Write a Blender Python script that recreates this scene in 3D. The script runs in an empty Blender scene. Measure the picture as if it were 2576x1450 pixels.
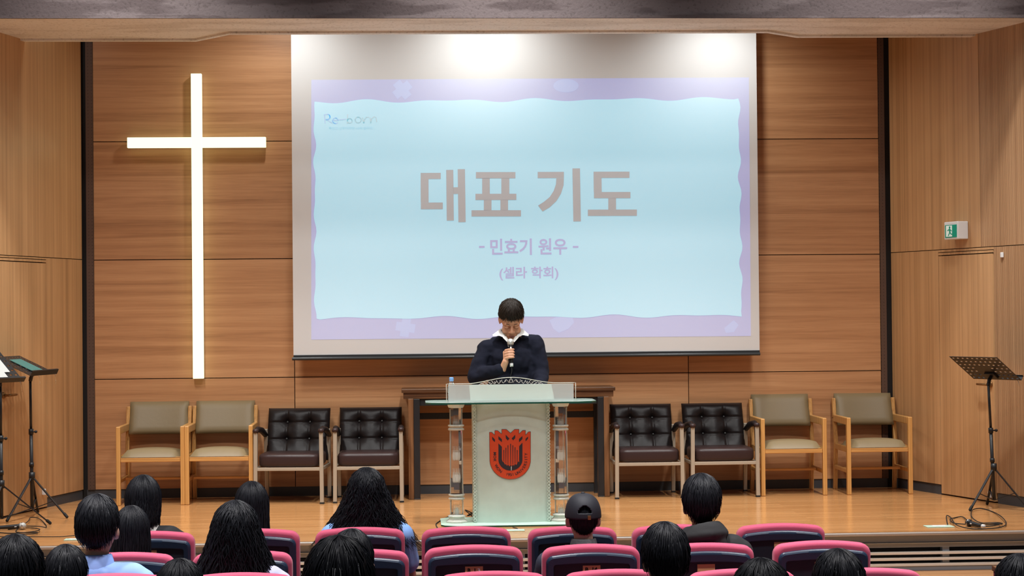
import bpy, bmesh, math, random
import numpy as np
from mathutils import Vector, Matrix
from mathutils.geometry import tessellate_polygon

# ------------------------------------------------------------------ camera
scene = bpy.context.scene
COL = scene.collection
F_PX, CAM_H, CAM_D = 4600.0, 1.6, 16.091
YAW, PITCH, ROLL = 0.05526, 0.012618, 0.009341
fw = Vector((math.sin(YAW)*math.cos(PITCH), math.cos(YAW)*math.cos(PITCH), math.sin(PITCH)))
rt0 = Vector((math.cos(YAW), -math.sin(YAW), 0)); up0 = rt0.cross(fw)
rt = math.cos(ROLL)*rt0 - math.sin(ROLL)*up0
up = math.sin(ROLL)*rt0 + math.cos(ROLL)*up0
cam_pos = Vector((0, -CAM_D, CAM_H))
cd = bpy.data.cameras.new('camera'); cam = bpy.data.objects.new('camera', cd); COL.objects.link(cam)
cd.sensor_width = 36; cd.lens = F_PX/2576*36; cd.clip_end = 200
cam.matrix_world = Matrix(((rt.x, up.x, -fw.x, cam_pos.x), (rt.y, up.y, -fw.y, cam_pos.y), (rt.z, up.z, -fw.z, cam_pos.z), (0, 0, 0, 1)))
scene.camera = cam

# ------------------------------------------------------------------ world, lights, exposure
scene.view_settings.view_transform = 'Standard'; scene.view_settings.look = 'None'
scene.view_settings.exposure = 0.0; scene.view_settings.gamma = 1.0; scene.view_settings.use_curve_mapping = False
wd = bpy.data.worlds.new('world'); scene.world = wd; wd.use_nodes = True
wd.node_tree.nodes['Background'].inputs[0].default_value = (0.80, 0.88, 1.0, 1)
wd.node_tree.nodes['Background'].inputs[1].default_value = 0.13

def spot(name, loc, target, power, angle, color=(1, .93, .82), radius=.06, blend=1.0):
    l = bpy.data.lights.new(name, 'SPOT'); l.energy = power; l.spot_size = math.radians(angle); l.spot_blend = blend
    l.color = color; l.shadow_soft_size = radius
    o = bpy.data.objects.new(name, l); COL.objects.link(o); o.location = loc
    o.rotation_euler = (Vector(target)-Vector(loc)).to_track_quat('-Z', 'Y').to_euler(); return o
def area(name, loc, target, power, sx, sy, color=(1, .95, .88)):
    l = bpy.data.lights.new(name, 'AREA'); l.energy = power; l.shape = 'RECTANGLE'; l.size = sx; l.size_y = sy; l.color = color
    o = bpy.data.objects.new(name, l); COL.objects.link(o); o.location = loc
    o.rotation_euler = (Vector(target)-Vector(loc)).to_track_quat('-Z', 'Y').to_euler(); return o
WARM = (1, .995, .975); NEUT = (.98, 1, .975)
for x, e in ((-3.0, 12), (-1.1, 78), (.66, 92), (2.70, 92), (4.4, 1)):      # downlights close to the back wall
    spot('downlight', (x, -.86, 4.42), (x, -.50, 0), e, 144 if x > 2 else 160, NEUT, .09)
for Y, Z, e, ang in ((-4.0, 6.0, 255, 60), (-5.6, 6.7, 335, 54), (-7.8, 6.7, 450, 46)):   # hall ceiling lights trained on the stage
    for x in (-2.0, 0.7, 3.4): spot('stage_light', (x*1.1, Y, Z), (x, -.9, .5), e, ang, WARM, .22)
for x in (-2.2, .7, 3.7):
    spot('stage_front_light', (x, -3.3, 6.2), (x, -2.5, 0), 1050, 70, WARM, .15)
for Y in (-7.2, -9.4):
    for x in (-3.2, .2, 3.6): spot('hall_light', (x, Y, 6.3), (x, Y+.3, 0), 1600, 72, (1, .97, .97), .25)

# ------------------------------------------------------------------ pixel helpers (photo frame 2576 x 1450)
def ray(x, y): return (fw + rt*((x-1288)/F_PX) - up*((y-725)/F_PX))
def at(x, y, Y):                                                    # the point on the plane Y that the pixel shows
    d = ray(x, y); return cam_pos + d*((Y-cam_pos.y)/d.y)
def on_floor(x, y, z=0.0):
    d = ray(x, y); return cam_pos + d*((z-cam_pos.z)/d.z)

# ------------------------------------------------------------------ materials
MATS = {}
def new_mat(name):
    m = bpy.data.materials.new(name); m.use_nodes = True
    nt = m.node_tree; b = nt.nodes['Principled BSDF']; MATS[name] = m
    return m, nt, b
def N(nt, t, **kw):
    n = nt.nodes.new(t)
    for k, v in kw.items(): setattr(n, k, v)
    return n
def plain(name, col, rough=.5, metal=0., bump=0., bscale=60., emit=None, estr=1., trans=0., ior=1.45, alpha=1., var=0., spec=None, sheen=0.):
    m, nt, b = new_mat(name); L = nt.links
    b.inputs['Base Color'].default_value = (*col, 1); b.inputs['Roughness'].default_value = rough; b.inputs['Metallic'].default_value = metal
    b.inputs['Transmission Weight'].default_value = trans; b.inputs['IOR'].default_value = ior; b.inputs['Alpha'].default_value = alpha
    if spec is not None: b.inputs['Specular IOR Level'].default_value = spec
    if sheen: b.inputs['Sheen Weight'].default_value = sheen
    if emit: b.inputs['Emission Color'].default_value = (*emit, 1); b.inputs['Emission Strength'].default_value = estr
    tc = N(nt, 'ShaderNodeTexCoord'); no = N(nt, 'ShaderNodeTexNoise'); no.inputs['Scale'].default_value = bscale; no.inputs['Detail'].default_value = 5
    L.new(tc.outputs['Object'], no.inputs['Vector'])
    if bump:
        bp = N(nt, 'ShaderNodeBump'); bp.inputs['Strength'].default_value = bump; bp.inputs['Distance'].default_value = .01
        L.new(no.outputs['Fac'], bp.inputs['Height']); L.new(bp.outputs['Normal'], b.inputs['Normal'])
    if var:
        r = N(nt, 'ShaderNodeMapRange'); r.inputs['To Min'].default_value = 1-var; r.inputs['To Max'].default_value = 1+var
        r.inputs['From Min'].default_value = .3; r.inputs['From Max'].default_value = .7
        mx = N(nt, 'ShaderNodeMix', data_type='RGBA', blend_type='MULTIPLY'); mx.inputs['Factor'].default_value = 1
        mx.inputs[6].default_value = (*col, 1); L.new(no.outputs['Fac'], r.inputs['Value']); L.new(r.outputs['Result'], mx.inputs[7]); L.new(mx.outputs[2], b.inputs['Base Color'])
    return m
def wood(name, dark, mid, light, grain, rough=.4, island=True, fine=1.0, stretch=1., dist=1.2, ribs=None):
    m, nt, b = new_mat(name); L = nt.links
    tc = N(nt, 'ShaderNodeTexCoord'); mp = N(nt, 'ShaderNodeMapping')
    hi, lo = 17*fine, .42*stretch
    mp.inputs['Scale'].default_value = {'X': (lo, hi, hi), 'Y': (hi, lo, hi), 'Z': (hi, hi, lo)}[grain]
    if island:
        ge = N(nt, 'ShaderNodeNewGeometry'); mu = N(nt, 'ShaderNodeMath', operation='MULTIPLY'); mu.inputs[1].default_value = 37.0
        L.new(ge.outputs['Random Per Island'], mu.inputs[0]); L.new(mu.outputs[0], mp.inputs['Location'])
    L.new(tc.outputs['Object'], mp.inputs['Vector'])
    n1 = N(nt, 'ShaderNodeTexNoise'); n1.inputs['Scale'].default_value = 1.0; n1.inputs['Detail'].default_value = 7; n1.inputs['Roughness'].default_value = .62; n1.inputs['Distortion'].default_value = dist
    L.new(mp.outputs['Vector'], n1.inputs['Vector'])
    mp2 = N(nt, 'ShaderNodeMapping'); hi2, lo2 = 130*fine, 4
    mp2.inputs['Scale'].default_value = {'X': (lo2, hi2, hi2), 'Y': (hi2, lo2, hi2), 'Z': (hi2, hi2, lo2)}[grain]
    L.new(tc.outputs['Object'], mp2.inputs['Vector'])
    n2 = N(nt, 'ShaderNodeTexNoise'); n2.inputs['Scale'].default_value = 1; n2.inputs['Detail'].default_value = 3; L.new(mp2.outputs['Vector'], n2.inputs['Vector'])
    ad = N(nt, 'ShaderNodeMath', operation='MULTIPLY_ADD'); ad.inputs[1].default_value = .28; L.new(n2.outputs['Fac'], ad.inputs[0]); L.new(n1.outputs['Fac'], ad.inputs[2])
    cr = N(nt, 'ShaderNodeValToRGB'); e = cr.color_ramp.elements
    e[0].position = .42; e[0].color = (*dark, 1); e[1].position = .84; e[1].color = (*light, 1)
    k = e.new(.62); k.color = (*mid, 1)
    L.new(ad.outputs[0], cr.inputs['Fac']); L.new(cr.outputs['Color'], b.inputs['Base Color']); b.inputs['Roughness'].default_value = rough
    bp = N(nt, 'ShaderNodeBump'); bp.inputs['Strength'].default_value = .06; bp.inputs['Distance'].default_value = .004
    L.new(ad.outputs[0], bp.inputs['Height'])
    if ribs:
        wv = N(nt, 'ShaderNodeTexWave', bands_direction='Y'); wv.inputs['Scale'].default_value = ribs
        L.new(tc.outputs['Object'], wv.inputs['Vector'])
        b2 = N(nt, 'ShaderNodeBump'); b2.inputs['Strength'].default_value = .5; b2.inputs['Distance'].default_value = .006
        L.new(wv.outputs['Fac'], b2.inputs['Height']); L.new(bp.outputs['Normal'], b2.inputs['Normal']); L.new(b2.outputs['Normal'], b.inputs['Normal'])
        mx = N(nt, 'ShaderNodeMix', data_type='RGBA', blend_type='MULTIPLY'); mx.inputs['Factor'].default_value = .18
        L.new(cr.outputs['Color'], mx.inputs[6]); L.new(wv.outputs['Fac'], mx.inputs[7]); L.new(mx.outputs[2], b.inputs['Base Color'])
    else: L.new(bp.outputs['Normal'], b.inputs['Normal'])
    return m
def plank_floor(name):
    m, nt, b = new_mat(name); L = nt.links
    tc = N(nt, 'ShaderNodeTexCoord')
    br = N(nt, 'ShaderNodeTexBrick'); br.inputs['Scale'].default_value = 1; br.inputs['Brick Width'].default_value = 1.2; br.inputs['Row Height'].default_value = .095
    br.inputs['Mortar Size'].default_value = .0012; br.inputs['Color1'].default_value = (.62, .315, .125, 1); br.inputs['Color2'].default_value = (.53, .255, .095, 1); br.inputs['Mortar'].default_value = (.46, .22, .085, 1)
    L.new(tc.outputs['Object'], br.inputs['Vector'])
    mp = N(nt, 'ShaderNodeMapping'); mp.inputs['Scale'].default_value = (1.2, 26, 26); L.new(tc.outputs['Object'], mp.inputs['Vector'])
    n1 = N(nt, 'ShaderNodeTexNoise'); n1.inputs['Scale'].default_value = 1; n1.inputs['Detail'].default_value = 8; n1.inputs['Roughness'].default_value = .7; L.new(mp.outputs['Vector'], n1.inputs['Vector'])
    cr = N(nt, 'ShaderNodeValToRGB'); cr.color_ramp.elements[0].position = .3; cr.color_ramp.elements[0].color = (.72, .66, .6, 1); cr.color_ramp.elements[1].position = .62; cr.color_ramp.elements[1].color = (1, 1, 1, 1)
    L.new(n1.outputs['Fac'], cr.inputs['Fac'])
    mx = N(nt, 'ShaderNodeMix', data_type='RGBA', blend_type='MULTIPLY'); mx.inputs['Factor'].default_value = .9
    L.new(br.outputs['Color'], mx.inputs[6]); L.new(cr.outputs['Color'], mx.inputs[7]); L.new(mx.outputs[2], b.inputs['Base Color'])
    b.inputs['Roughness'].default_value = .17; b.inputs['Specular IOR Level'].default_value = .45
    return m
def stained(name, base, stain, rough=.8):
    m, nt, b = new_mat(name); L = nt.links
    tc = N(nt, 'ShaderNodeTexCoord'); mp = N(nt, 'ShaderNodeMapping'); mp.inputs['Scale'].default_value = (.9, 4, 5); L.new(tc.outputs['Object'], mp.inputs['Vector'])
    n1 = N(nt, 'ShaderNodeTexNoise'); n1.inputs['Scale'].default_value = 1.1; n1.inputs['Detail'].default_value = 6; L.new(mp.outputs['Vector'], n1.inputs['Vector'])
    cr = N(nt, 'ShaderNodeValToRGB'); cr.color_ramp.elements[0].position = .50; cr.color_ramp.elements[0].color = (*base, 1); cr.color_ramp.elements[1].position = .56; cr.color_ramp.elements[1].color = (*stain, 1)
    L.new(n1.outputs['Fac'], cr.inputs['Fac'])
    n2 = N(nt, 'ShaderNodeTexNoise'); n2.inputs['Scale'].default_value = 45; n2.inputs['Detail'].default_value = 3; L.new(tc.outputs['Object'], n2.inputs['Vector'])
    c2 = N(nt, 'ShaderNodeValToRGB'); c2.color_ramp.elements[0].position = .33; c2.color_ramp.elements[0].color = (.62, .6, .58, 1); c2.color_ramp.elements[1].position = .42; c2.color_ramp.elements[1].color = (1, 1, 1, 1); L.new(n2.outputs['Fac'], c2.inputs['Fac'])
    mx = N(nt, 'ShaderNodeMix', data_type='RGBA', blend_type='MULTIPLY'); mx.inputs['Factor'].default_value = .7
    L.new(cr.outputs['Color'], mx.inputs[6]); L.new(c2.outputs['Color'], mx.inputs[7]); L.new(mx.outputs[2], b.inputs['Base Color'])
    bp = N(nt, 'ShaderNodeBump'); bp.inputs['Strength'].default_value = .3; bp.inputs['Distance'].default_value = .01; L.new(n2.outputs['Fac'], bp.inputs['Height']); L.new(bp.outputs['Normal'], b.inputs['Normal'])
    b.inputs['Roughness'].default_value = rough
    return m
def perforated(name, col, hole):
    m, nt, b = new_mat(name); L = nt.links
    tc = N(nt, 'ShaderNodeTexCoord'); vo = N(nt, 'ShaderNodeTexVoronoi'); vo.inputs['Scale'].default_value = 34; vo.inputs['Randomness'].default_value = 0
    L.new(tc.outputs['Object'], vo.inputs['Vector'])
    cr = N(nt, 'ShaderNodeValToRGB'); cr.color_ramp.interpolation = 'CONSTANT'; cr.color_ramp.elements[0].color = (*hole, 1); cr.color_ramp.elements[1].position = .26; cr.color_ramp.elements[1].color = (*col, 1)
    L.new(vo.outputs['Distance'], cr.inputs['Fac']); L.new(cr.outputs['Color'], b.inputs['Base Color']); b.inputs['Roughness'].default_value = .6
    return m

wood('wall_wood', (.36, .168, .071), (.50, .247, .110), (.60, .318, .150), 'X', .42, fine=1.0, dist=.7)
wood('side_wood', (.38, .207, .090), (.50, .278, .124), (.60, .345, .162), 'Z', .42, fine=1.6, stretch=.25, dist=.3)
wood('rib_wood', (.34, .185, .088), (.46, .26, .13), (.58, .35, .185), 'Z', .45, fine=2.2, stretch=.2, dist=.2, ribs=26)
plank_floor('floor_wood')
wood('chair_wood', (.40, .185, .05), (.56, .285, .085), (.68, .38, .13), 'Z', .35, fine=3, stretch=1.5)
wood('chair_wood_across', (.40, .185, .05), (.56, .285, .085), (.68, .38, .13), 'X', .35, fine=3, stretch=1.5)
wood('desk_wood', (.03, .012, .005), (.095, .040, .016), (.19, .088, .036), 'X', .35, fine=2, stretch=2)
wood('desk_leg_wood', (.075, .03, .012), (.17, .075, .03), (.26, .125, .055), 'Z', .35, fine=2, stretch=2)
stained('beam_face', (.115, .088, .088), (.066, .046, .046))
stained('soffit', (.82, .81, .79), (.70, .68, .65))
plain('ceiling_paint', (.55, .5, .45), .8, bump=.2)
plain('backing', (.012, .009, .008), .8)
plain('groove', (.03, .014, .008), .7)
plain('skirting', (.055, .06, .068), .45)
plain('riser_grey', (.27, .30, .34), .5)
plain('riser_dark', (.012, .013, .017), .6)
plain('slat_cream', (.86, .83, .76), .45)
plain('aluminium', (.62, .58, .54), .38, metal=.6)
plain('hall_carpet', (.05, .03, .03), .9, bump=.3, bscale=200)
perforated('perforated_strip', (.10, .052, .032), (.012, .006, .004))
plain('screen_white', (.66, .66, .66), .85, bump=.02, bscale=3)
plain('bar_black', (.03, .034, .038), .28)
plain('led_white', (.15, .15, .14), .4, emit=(.88, 1, .60), estr=1.5)
def projected(name, e): return plain(name, (.63, .64, .65), .85, emit=e, estr=1.0)
projected('slide_violet', (.0, .03, .25)); projected('slide_paper', (.03, .31, .43)); projected('slide_shape', (.02, .09, .33))
projected('slide_text', (.0, .014, .035)); projected('slide_blue_text', (.0, .012, .24)); projected('slide_logo', (.02, .17, .34)); projected('slide_logo_brown', (.06, .20, .24)); projected('slide_faint', (.03, .26, .37))
plain('tan_vinyl', (.225, .165, .085), .5, bump=.08, bscale=30)
plain('brown_leather', (.013, .0095, .0095), .38, bump=.12, bscale=30, spec=.20)
plain('seat_leather', (.034, .018, .017), .38, bump=.08, bscale=40, spec=.3)
plain('button', (.05, .05, .05), .2)
plain('steel_beige', (.42, .36, .28), .4, metal=.3)
plain('black_metal', (.016, .016, .018), .38)
plain('black_plastic', (.012, .012, .014), .45)
plain('rubber', (.01, .01, .01), .7)
plain('mesh_silver', (.52, .52, .50), .5, metal=.35, bump=.3, bscale=400)
plain('chrome', (.7, .7, .7), .2, metal=1)
plain('brass', (.28, .15, .06), .3, metal=.8)
plain('white_plastic', (.75, .75, .74), .5)
plain('sign_green', (.0, .24, .15), .5, emit=(0, .22, .13), estr=.25)
plain('sign_white', (.7, .78, .72), .5, emit=(.6, .75, .65), estr=.2)
plain('glass_clear', (.93, .98, .95), .03, trans=1, ior=1.45)
plain('acrylic', (.97, .98, .97), .04, trans=.97, ior=1.38)
plain('acrylic_white', (.86, .86, .78), .22, trans=.45, ior=1.4)
plain('etched', (.88, .88, .82), .6)
plain('frosted_panel', (.58, .68, .62), .40, trans=.12, var=.04, bscale=14)
plain('frosted_upright', (.66, .72, .70), .35, alpha=.62)
plain('glass_top', (.70, .88, .82), .15, alpha=.5)
plain('glass_edge', (.012, .075, .05), .15)
plain('bead', (.72, .82, .74), .15, trans=.3)
plain('board_green', (.52, .72, .60), .3)
plain('emblem_red', (.62, .065, .018), .5)
plain('emblem_dark', (.03, .022, .03), .5)
plain('scroll_white', (.6, .6, .58), .5)
plain('bottle', (.92, .95, .98), .05, trans=.9, ior=1.33)
plain('cap_blue', (.22, .45, .85), .4)
plain('paper_white', (.55, .56, .54), .8)
plain('paper_teal', (.06, .17, .15), .7)
plain('ink', (.008, .007, .007), .8, spec=.1)
plain('skin', (.60, .30, .185), .5, var=.06, bscale=30)
plain('skin_pale', (.46, .27, .20), .5)
plain('lash_brown', (.10, .05, .032), .7)
plain('lips', (.30, .11, .09), .45)
plain('hair', (.0075, .008, .011), .46, spec=.22)
plain('hair_brownish', (.024, .017, .013), .5, spec=.3)
plain('sweater', (.010, .011, .020), .95, bump=.6, bscale=9, spec=.15)
plain('shirt_white', (.62, .61, .58), .7, bump=.1)
plain('trousers', (.012, .012, .015), .8)
plain('shoe', (.01, .01, .01), .4)
plain('blouse_blue', (.19, .34, .66), .75, bump=.5, bscale=12)
plain('shirt_blue', (.22, .36, .72), .75, bump=.3, bscale=12)
plain('lavender', (.40, .40, .60), .8, bump=.3)
plain('black_cloth', (.008, .008, .009), .85, bump=.5, bscale=10)
plain('navy_cloth', (.020, .026, .045), .8, bump=.5, bscale=10)
plain('grey_cloth', (.06, .06, .065), .8, bump=.4)
plain('cap_cloth', (.008, .009, .015), .7)
plain('seat_pink', (.42, .060, .118), .9, bump=.12, bscale=420, var=.08, sheen=.1)
plain('seat_navy', (.010, .021, .044), .36)
plain('seat_navy_dark', (.003, .008, .016), .6)
plain('plate_bronze', (.50, .26, .12), .5)
plain('red_side', (.20, .02, .04), .8)
def M(n): return MATS[n]

# ------------------------------------------------------------------ mesh builder
class MB:
    def __init__(s): s.v = []; s.f = []; s.m = []
    def add(s, vs, fs, mat=0, mtx=None):
        b = len(s.v)
        for p in vs:
            p = Vector(p); s.v.append(tuple(mtx @ p if mtx else p))
        for f in fs: s.f.append(tuple(i+b for i in f)); s.m.append(mat)
        return s
    def box(s, c, d, mat=0, mtx=None):
        x, y, z = d[0]/2, d[1]/2, d[2]/2
        vs = [(c[0]+a*x, c[1]+b*y, c[2]+e*z) for a in (-1, 1) for b in (-1, 1) for e in (-1, 1)]
        return s.add(vs, [(0, 1, 3, 2), (4, 6, 7, 5), (0, 4, 5, 1), (2, 3, 7, 6), (0, 2, 6, 4), (1, 5, 7, 3)], mat, mtx)
    def hexa(s, bot, top, mat=0):                                    # two quads (same winding) joined
        vs = list(bot)+list(top); n = len(bot)
        fs = [tuple(reversed(range(n))), tuple(range(n, 2*n))]+[(i, (i+1) % n, (i+1) % n+n, i+n) for i in range(n)]
        return s.add(vs, fs, mat)
    def bar(s, a, b, w, d, mat=0, ref=(0, 0, 1)):                    # rectangular bar from a to b
        a, b = Vector(a), Vector(b); z = (b-a).normalized(); r = Vector(ref)
        if abs(z.dot(r)) > .95: r = Vector((0, 1, 0))
        x = r.cross(z).normalized(); y = z.cross(x)
        q = [(-1, -1), (1, -1), (1, 1), (-1, 1)]
        return s.hexa([a+x*(i*w/2)+y*(j*d/2) for i, j in q], [b+x*(i*w/2)+y*(j*d/2) for i, j in q], mat)
    def tube(s, pts, r, n=8, mat=0, closed=False):
        pts = [Vector(p) for p in pts]; k = len(pts)
        rs = r if isinstance(r, (list, tuple)) else [r]*k
        prev = None; rings = []
        for i, p in enumerate(pts):
            if closed: t = pts[(i+1) % k]-pts[i-1]
            else: t = pts[min(i+1, k-1)]-pts[max(i-1, 0)]
            t = t.normalized() if t.length > 1e-9 else Vector((0, 0, 1))
            if prev is None:
                a = Vector((0, 0, 1)) if abs(t.z) < .9 else Vector((1, 0, 0)); x = a.cross(t).normalized()
            else:
                x = prev-t*prev.dot(t); x = x.normalized() if x.length > 1e-6 else Vector((1, 0, 0))
            prev = x; y = t.cross(x)
            rings.append([p+(x*math.cos(2*math.pi*j/n)+y*math.sin(2*math.pi*j/n))*rs[i] for j in range(n)])
        vs = [q for rg in rings for q in rg]; fs = []
        for i in range(k if closed else k-1):
            a, b = i*n, ((i+1) % k)*n
            for j in range(n): fs.append((a+j, a+(j+1) % n, b+(j+1) % n, b+j))
        if not closed: fs += [tuple(reversed(range(n))), tuple(range((k-1)*n, k*n))]
        return s.add(vs, fs, mat)
    def lathe(s, prof, c=(0, 0, 0), n=16, mat=0, mtx=None, cap=True, phase=0.):
        vs = []; fs = []
        for r, z in prof:
            for j in range(n):
                a = 2*math.pi*j/n+phase; vs.append((c[0]+r*math.cos(a), c[1]+r*math.sin(a), c[2]+z))
        for i in range(len(prof)-1):
            for j in range(n): fs.append((i*n+j, i*n+(j+1) % n, (i+1)*n+(j+1) % n, (i+1)*n+j))
        if cap: fs += [tuple(reversed(range(n))), tuple(range((len(prof)-1)*n, len(prof)*n))]
        return s.add(vs, fs, mat, mtx)
    def ell(s, c, r, mat=0, mtx=None, nu=16, nv=10):
        vs = [(c[0], c[1], c[2]+r[2])]; fs = []
        for i in range(1, nv):
            t = math.pi*i/nv
            for j in range(nu):
                a = 2*math.pi*j/nu; vs.append((c[0]+r[0]*math.sin(t)*math.cos(a), c[1]+r[1]*math.sin(t)*math.sin(a), c[2]+r[2]*math.cos(t)))
        vs.append((c[0], c[1], c[2]-r[2]))
        for j in range(nu): fs.append((0, 1+j, 1+(j+1) % nu))
        for i in range(nv-2):
            for j in range(nu):
                a = 1+i*nu; fs.append((a+j, a+nu+j, a+nu+(j+1) % nu, a+(j+1) % nu))
        a = 1+(nv-2)*nu
        for j in range(nu): fs.append((a+j, len(vs)-1, a+(j+1) % nu))
        return s.add(vs, fs, mat, mtx)
    def cap(s, a, b, r0, r1=None, mat=0, mtx=None):                   # capsule with two radii
        r1 = r0 if r1 is None else r1; a, b = Vector(a), Vector(b)
        k = 10; n = 14; t = (b-a).normalized(); x = (Vector((0, 0, 1)) if abs(t.z) < .9 else Vector((1, 0, 0))).cross(t).normalized(); y = t.cross(x)
        vs = [a-t*r0]; fs = []; rows = []
        for i in range(1, 6):
            q = math.pi/2*i/5; rows.append((a-t*(r0*math.cos(q)), r0*math.sin(q)))
        for i in range(0, 5):
            q = math.pi/2*i/5; rows.append((b+t*(r1*math.sin(q)), r1*math.cos(q)))
        for p, r in rows: vs += [p+(x*math.cos(2*math.pi*j/n)+y*math.sin(2*math.pi*j/n))*r for j in range(n)]
        vs.append(b+t*r1)
        for j in range(n): fs.append((0, 1+(j+1) % n, 1+j))
        for i in range(len(rows)-1):
            for j in range(n):
                e = 1+i*n; fs.append((e+j, e+(j+1) % n, e+n+(j+1) % n, e+n+j))
        e = 1+(len(rows)-1)*n
        for j in range(n): fs.append((e+j, e+(j+1) % n, len(vs)-1))
        return s.add(vs, fs, mat, mtx)
    def poly(s, pts, thick, mat=0):                                  # flat polygon with thickness vector
        pts = [Vector(p) for p in pts]; t = Vector(thick); return s.hexa(pts, [p+t for p in pts], mat)
    def mesh(s, name):
        me = bpy.data.meshes.new(name); me.from_pydata(s.v, [], s.f)
        me.polygons.foreach_set('material_index', s.m); me.update(); return me
    def build(s, name, mats, parent=None, smooth=False, bevel=0, sub=0, local=False, seg=2, fix=True):
        me = s.mesh(name)
        if fix:
            bm = bmesh.new(); bm.from_mesh(me); bmesh.ops.recalc_face_normals(bm, faces=bm.faces); bm.to_mesh(me); bm.free()
        return link(name, me, mats, parent, smooth, bevel, sub, local, seg)
def link(name, me, mats, parent=None, smooth=False, bevel=0, sub=0, local=False, seg=2):
    o = bpy.data.objects.new(name, me); COL.objects.link(o)
    for m in (mats if isinstance(mats, (list, tuple)) else [mats]): me.materials.append(M(m))
    if smooth: me.polygons.foreach_set('use_smooth', [True]*len(me.polygons))
    if bevel:
        b = o.modifiers.new('bevel', 'BEVEL'); b.width = bevel; b.segments = seg; b.limit_method = 'ANGLE'; b.angle_limit = math.radians(35)
    if sub:
        b = o.modifiers.new('subdivision', 'SUBSURF'); b.levels = sub; b.render_levels = sub
    if parent:
        o.parent = parent
        if not local: o.matrix_parent_inverse = parent.matrix_world.inverted()
    return o
def tag(o, label=None, cat=None, group=None, kind=None):
    if label: o['label'] = label
    if cat: o['category'] = cat
    if group: o['group'] = group
    if kind: o['kind'] = kind
    return o
def thing(name, label, cat, loc, group=None, rz=0.):
    o = bpy.data.objects.new(name, None); COL.objects.link(o); o.empty_display_size = .1
    o.location = loc; o.rotation_euler = (0, 0, rz)
    o.matrix_world = Matrix.Translation(Vector(loc)) @ Matrix.Rotation(rz, 4, 'Z')
    return tag(o, label, cat, group)
def struct(o): o['kind'] = 'structure'; return o
def copy_thing(src, loc, rz=0., label=None, group=None, swap=None):
    r = src.copy(); COL.objects.link(r); r.location = loc; r.rotation_euler = (0, 0, rz)
    r.matrix_world = Matrix.Translation(Vector(loc)) @ Matrix.Rotation(rz, 4, 'Z')
    if label: r['label'] = label
    if group: r['group'] = group
    for ch in list(src.children):
        c = ch.copy(); COL.objects.link(c); c.parent = r
        for g in list(ch.children):
            d = g.copy(); COL.objects.link(d); d.parent = c
    return r
def remesh(mb, voxel, smooth=4, factor=.5, dec=None):
    me = mb.mesh('tmp'); o = bpy.data.objects.new('tmp', me); COL.objects.link(o)
    r = o.modifiers.new('r', 'REMESH'); r.mode = 'VOXEL'; r.voxel_size = voxel; r.use_smooth_shade = True
    if smooth:
        q = o.modifiers.new('s', 'SMOOTH'); q.iterations = smooth; q.factor = factor
    if dec:
        d = o.modifiers.new('d', 'DECIMATE'); d.ratio = dec
    dg = bpy.context.evaluated_depsgraph_get(); ev = o.evaluated_get(dg)
    out = bpy.data.meshes.new_from_object(ev); out.materials.clear()
    out.polygons.foreach_set('use_smooth', [True]*len(out.polygons))
    bpy.data.objects.remove(o); bpy.data.meshes.remove(me)
    return out
def text_verts(body, size, bold=0., shear=0., align='CENTER'):
    cu = bpy.data.curves.new('t', 'FONT'); cu.body = body; cu.size = size; cu.offset = bold; cu.align_x = align; cu.shear = shear; cu.resolution_u = 4
    o = bpy.data.objects.new('t', cu); COL.objects.link(o)
    dg = bpy.context.evaluated_depsgraph_get(); me = bpy.data.meshes.new_from_object(o.evaluated_get(dg))
    vs = [tuple(v.co) for v in me.vertices]; fs = [tuple(p.vertices) for p in me.polygons]
    bpy.data.objects.remove(o); bpy.data.curves.remove(cu); bpy.data.meshes.remove(me)
    return vs, fs
def fit_text(mb, body, c, width, height, Y, bold=0., mat=0, **kw):    # text on a plane of constant Y facing the hall, fitted to width x height
    vs, fs = text_verts(body, 1., bold, **kw)
    xs = [v[0] for v in vs]; ys = [v[1] for v in vs]
    sx = width/(max(xs)-min(xs)); sy = height/(max(ys)-min(ys)) if height else sx
    cx, cy = (max(xs)+min(xs))/2, (max(ys)+min(ys))/2
    mb.add([(c[0]+(v[0]-cx)*sx, Y, c[1]+(v[1]-cy)*sy) for v in vs], fs, mat)

# ------------------------------------------------------------------ the setting
STAGE_EDGE, PLAT = -3.25, -.272
mb = MB(); mb.box((.6, -1.43, -.008), (13, 3.56, .016)); struct(mb.build('floor', ['floor_wood']))
mb = MB(); mb.box((.6, -3.9, PLAT-.03), (13, 1.3, .06)); mb.box((.6, -4.55, PLAT-.1), (13, .02, .2)); struct(mb.build('floor_front', ['floor_wood']))
mb = MB(); mb.add([(-9, -4.5, -.40), (10, -4.5, -.40), (10, -20, -.40), (-9, -20, -.40)], [(0, 3, 2, 1)]); struct(mb.build('floor_hall', ['hall_carpet']))
mb = MB(); mb.box((.6, STAGE_EDGE-.015, -.008), (13, .05, .018)); struct(mb.build('trim_1', ['aluminium'], bevel=.003))
mb = MB()                                                            # stage front: boards and a slatted vent
mb.box((.6, STAGE_EDGE+.02, -.0450), (13, .03, .054), 0); mb.box((.6, STAGE_EDGE+.012, -.0755), (13, .05, .004), 2)
mb.box((.6, STAGE_EDGE+.02, -.0925), (13, .03, .030), 0); mb.box((.6, STAGE_EDGE+.10, -.16), (13, .02, .20), 1)
for z in (-.148, -.190, -.231): mb.box((.6, STAGE_EDGE+.012, z), (13, .034, .019), 3)
mb.box((.6, STAGE_EDGE+.02, -.256), (13, .04, .032), 0)
for x in np.arange(-5.3, 7, 1.01): mb.box((x, STAGE_EDGE+.05, -.17), (.05, .06, .14), 0)
struct(mb.build('wall_stage_front', ['riser_grey', 'riser_dark', 'steel_beige', 'slat_cream'], bevel=.002))

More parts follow.
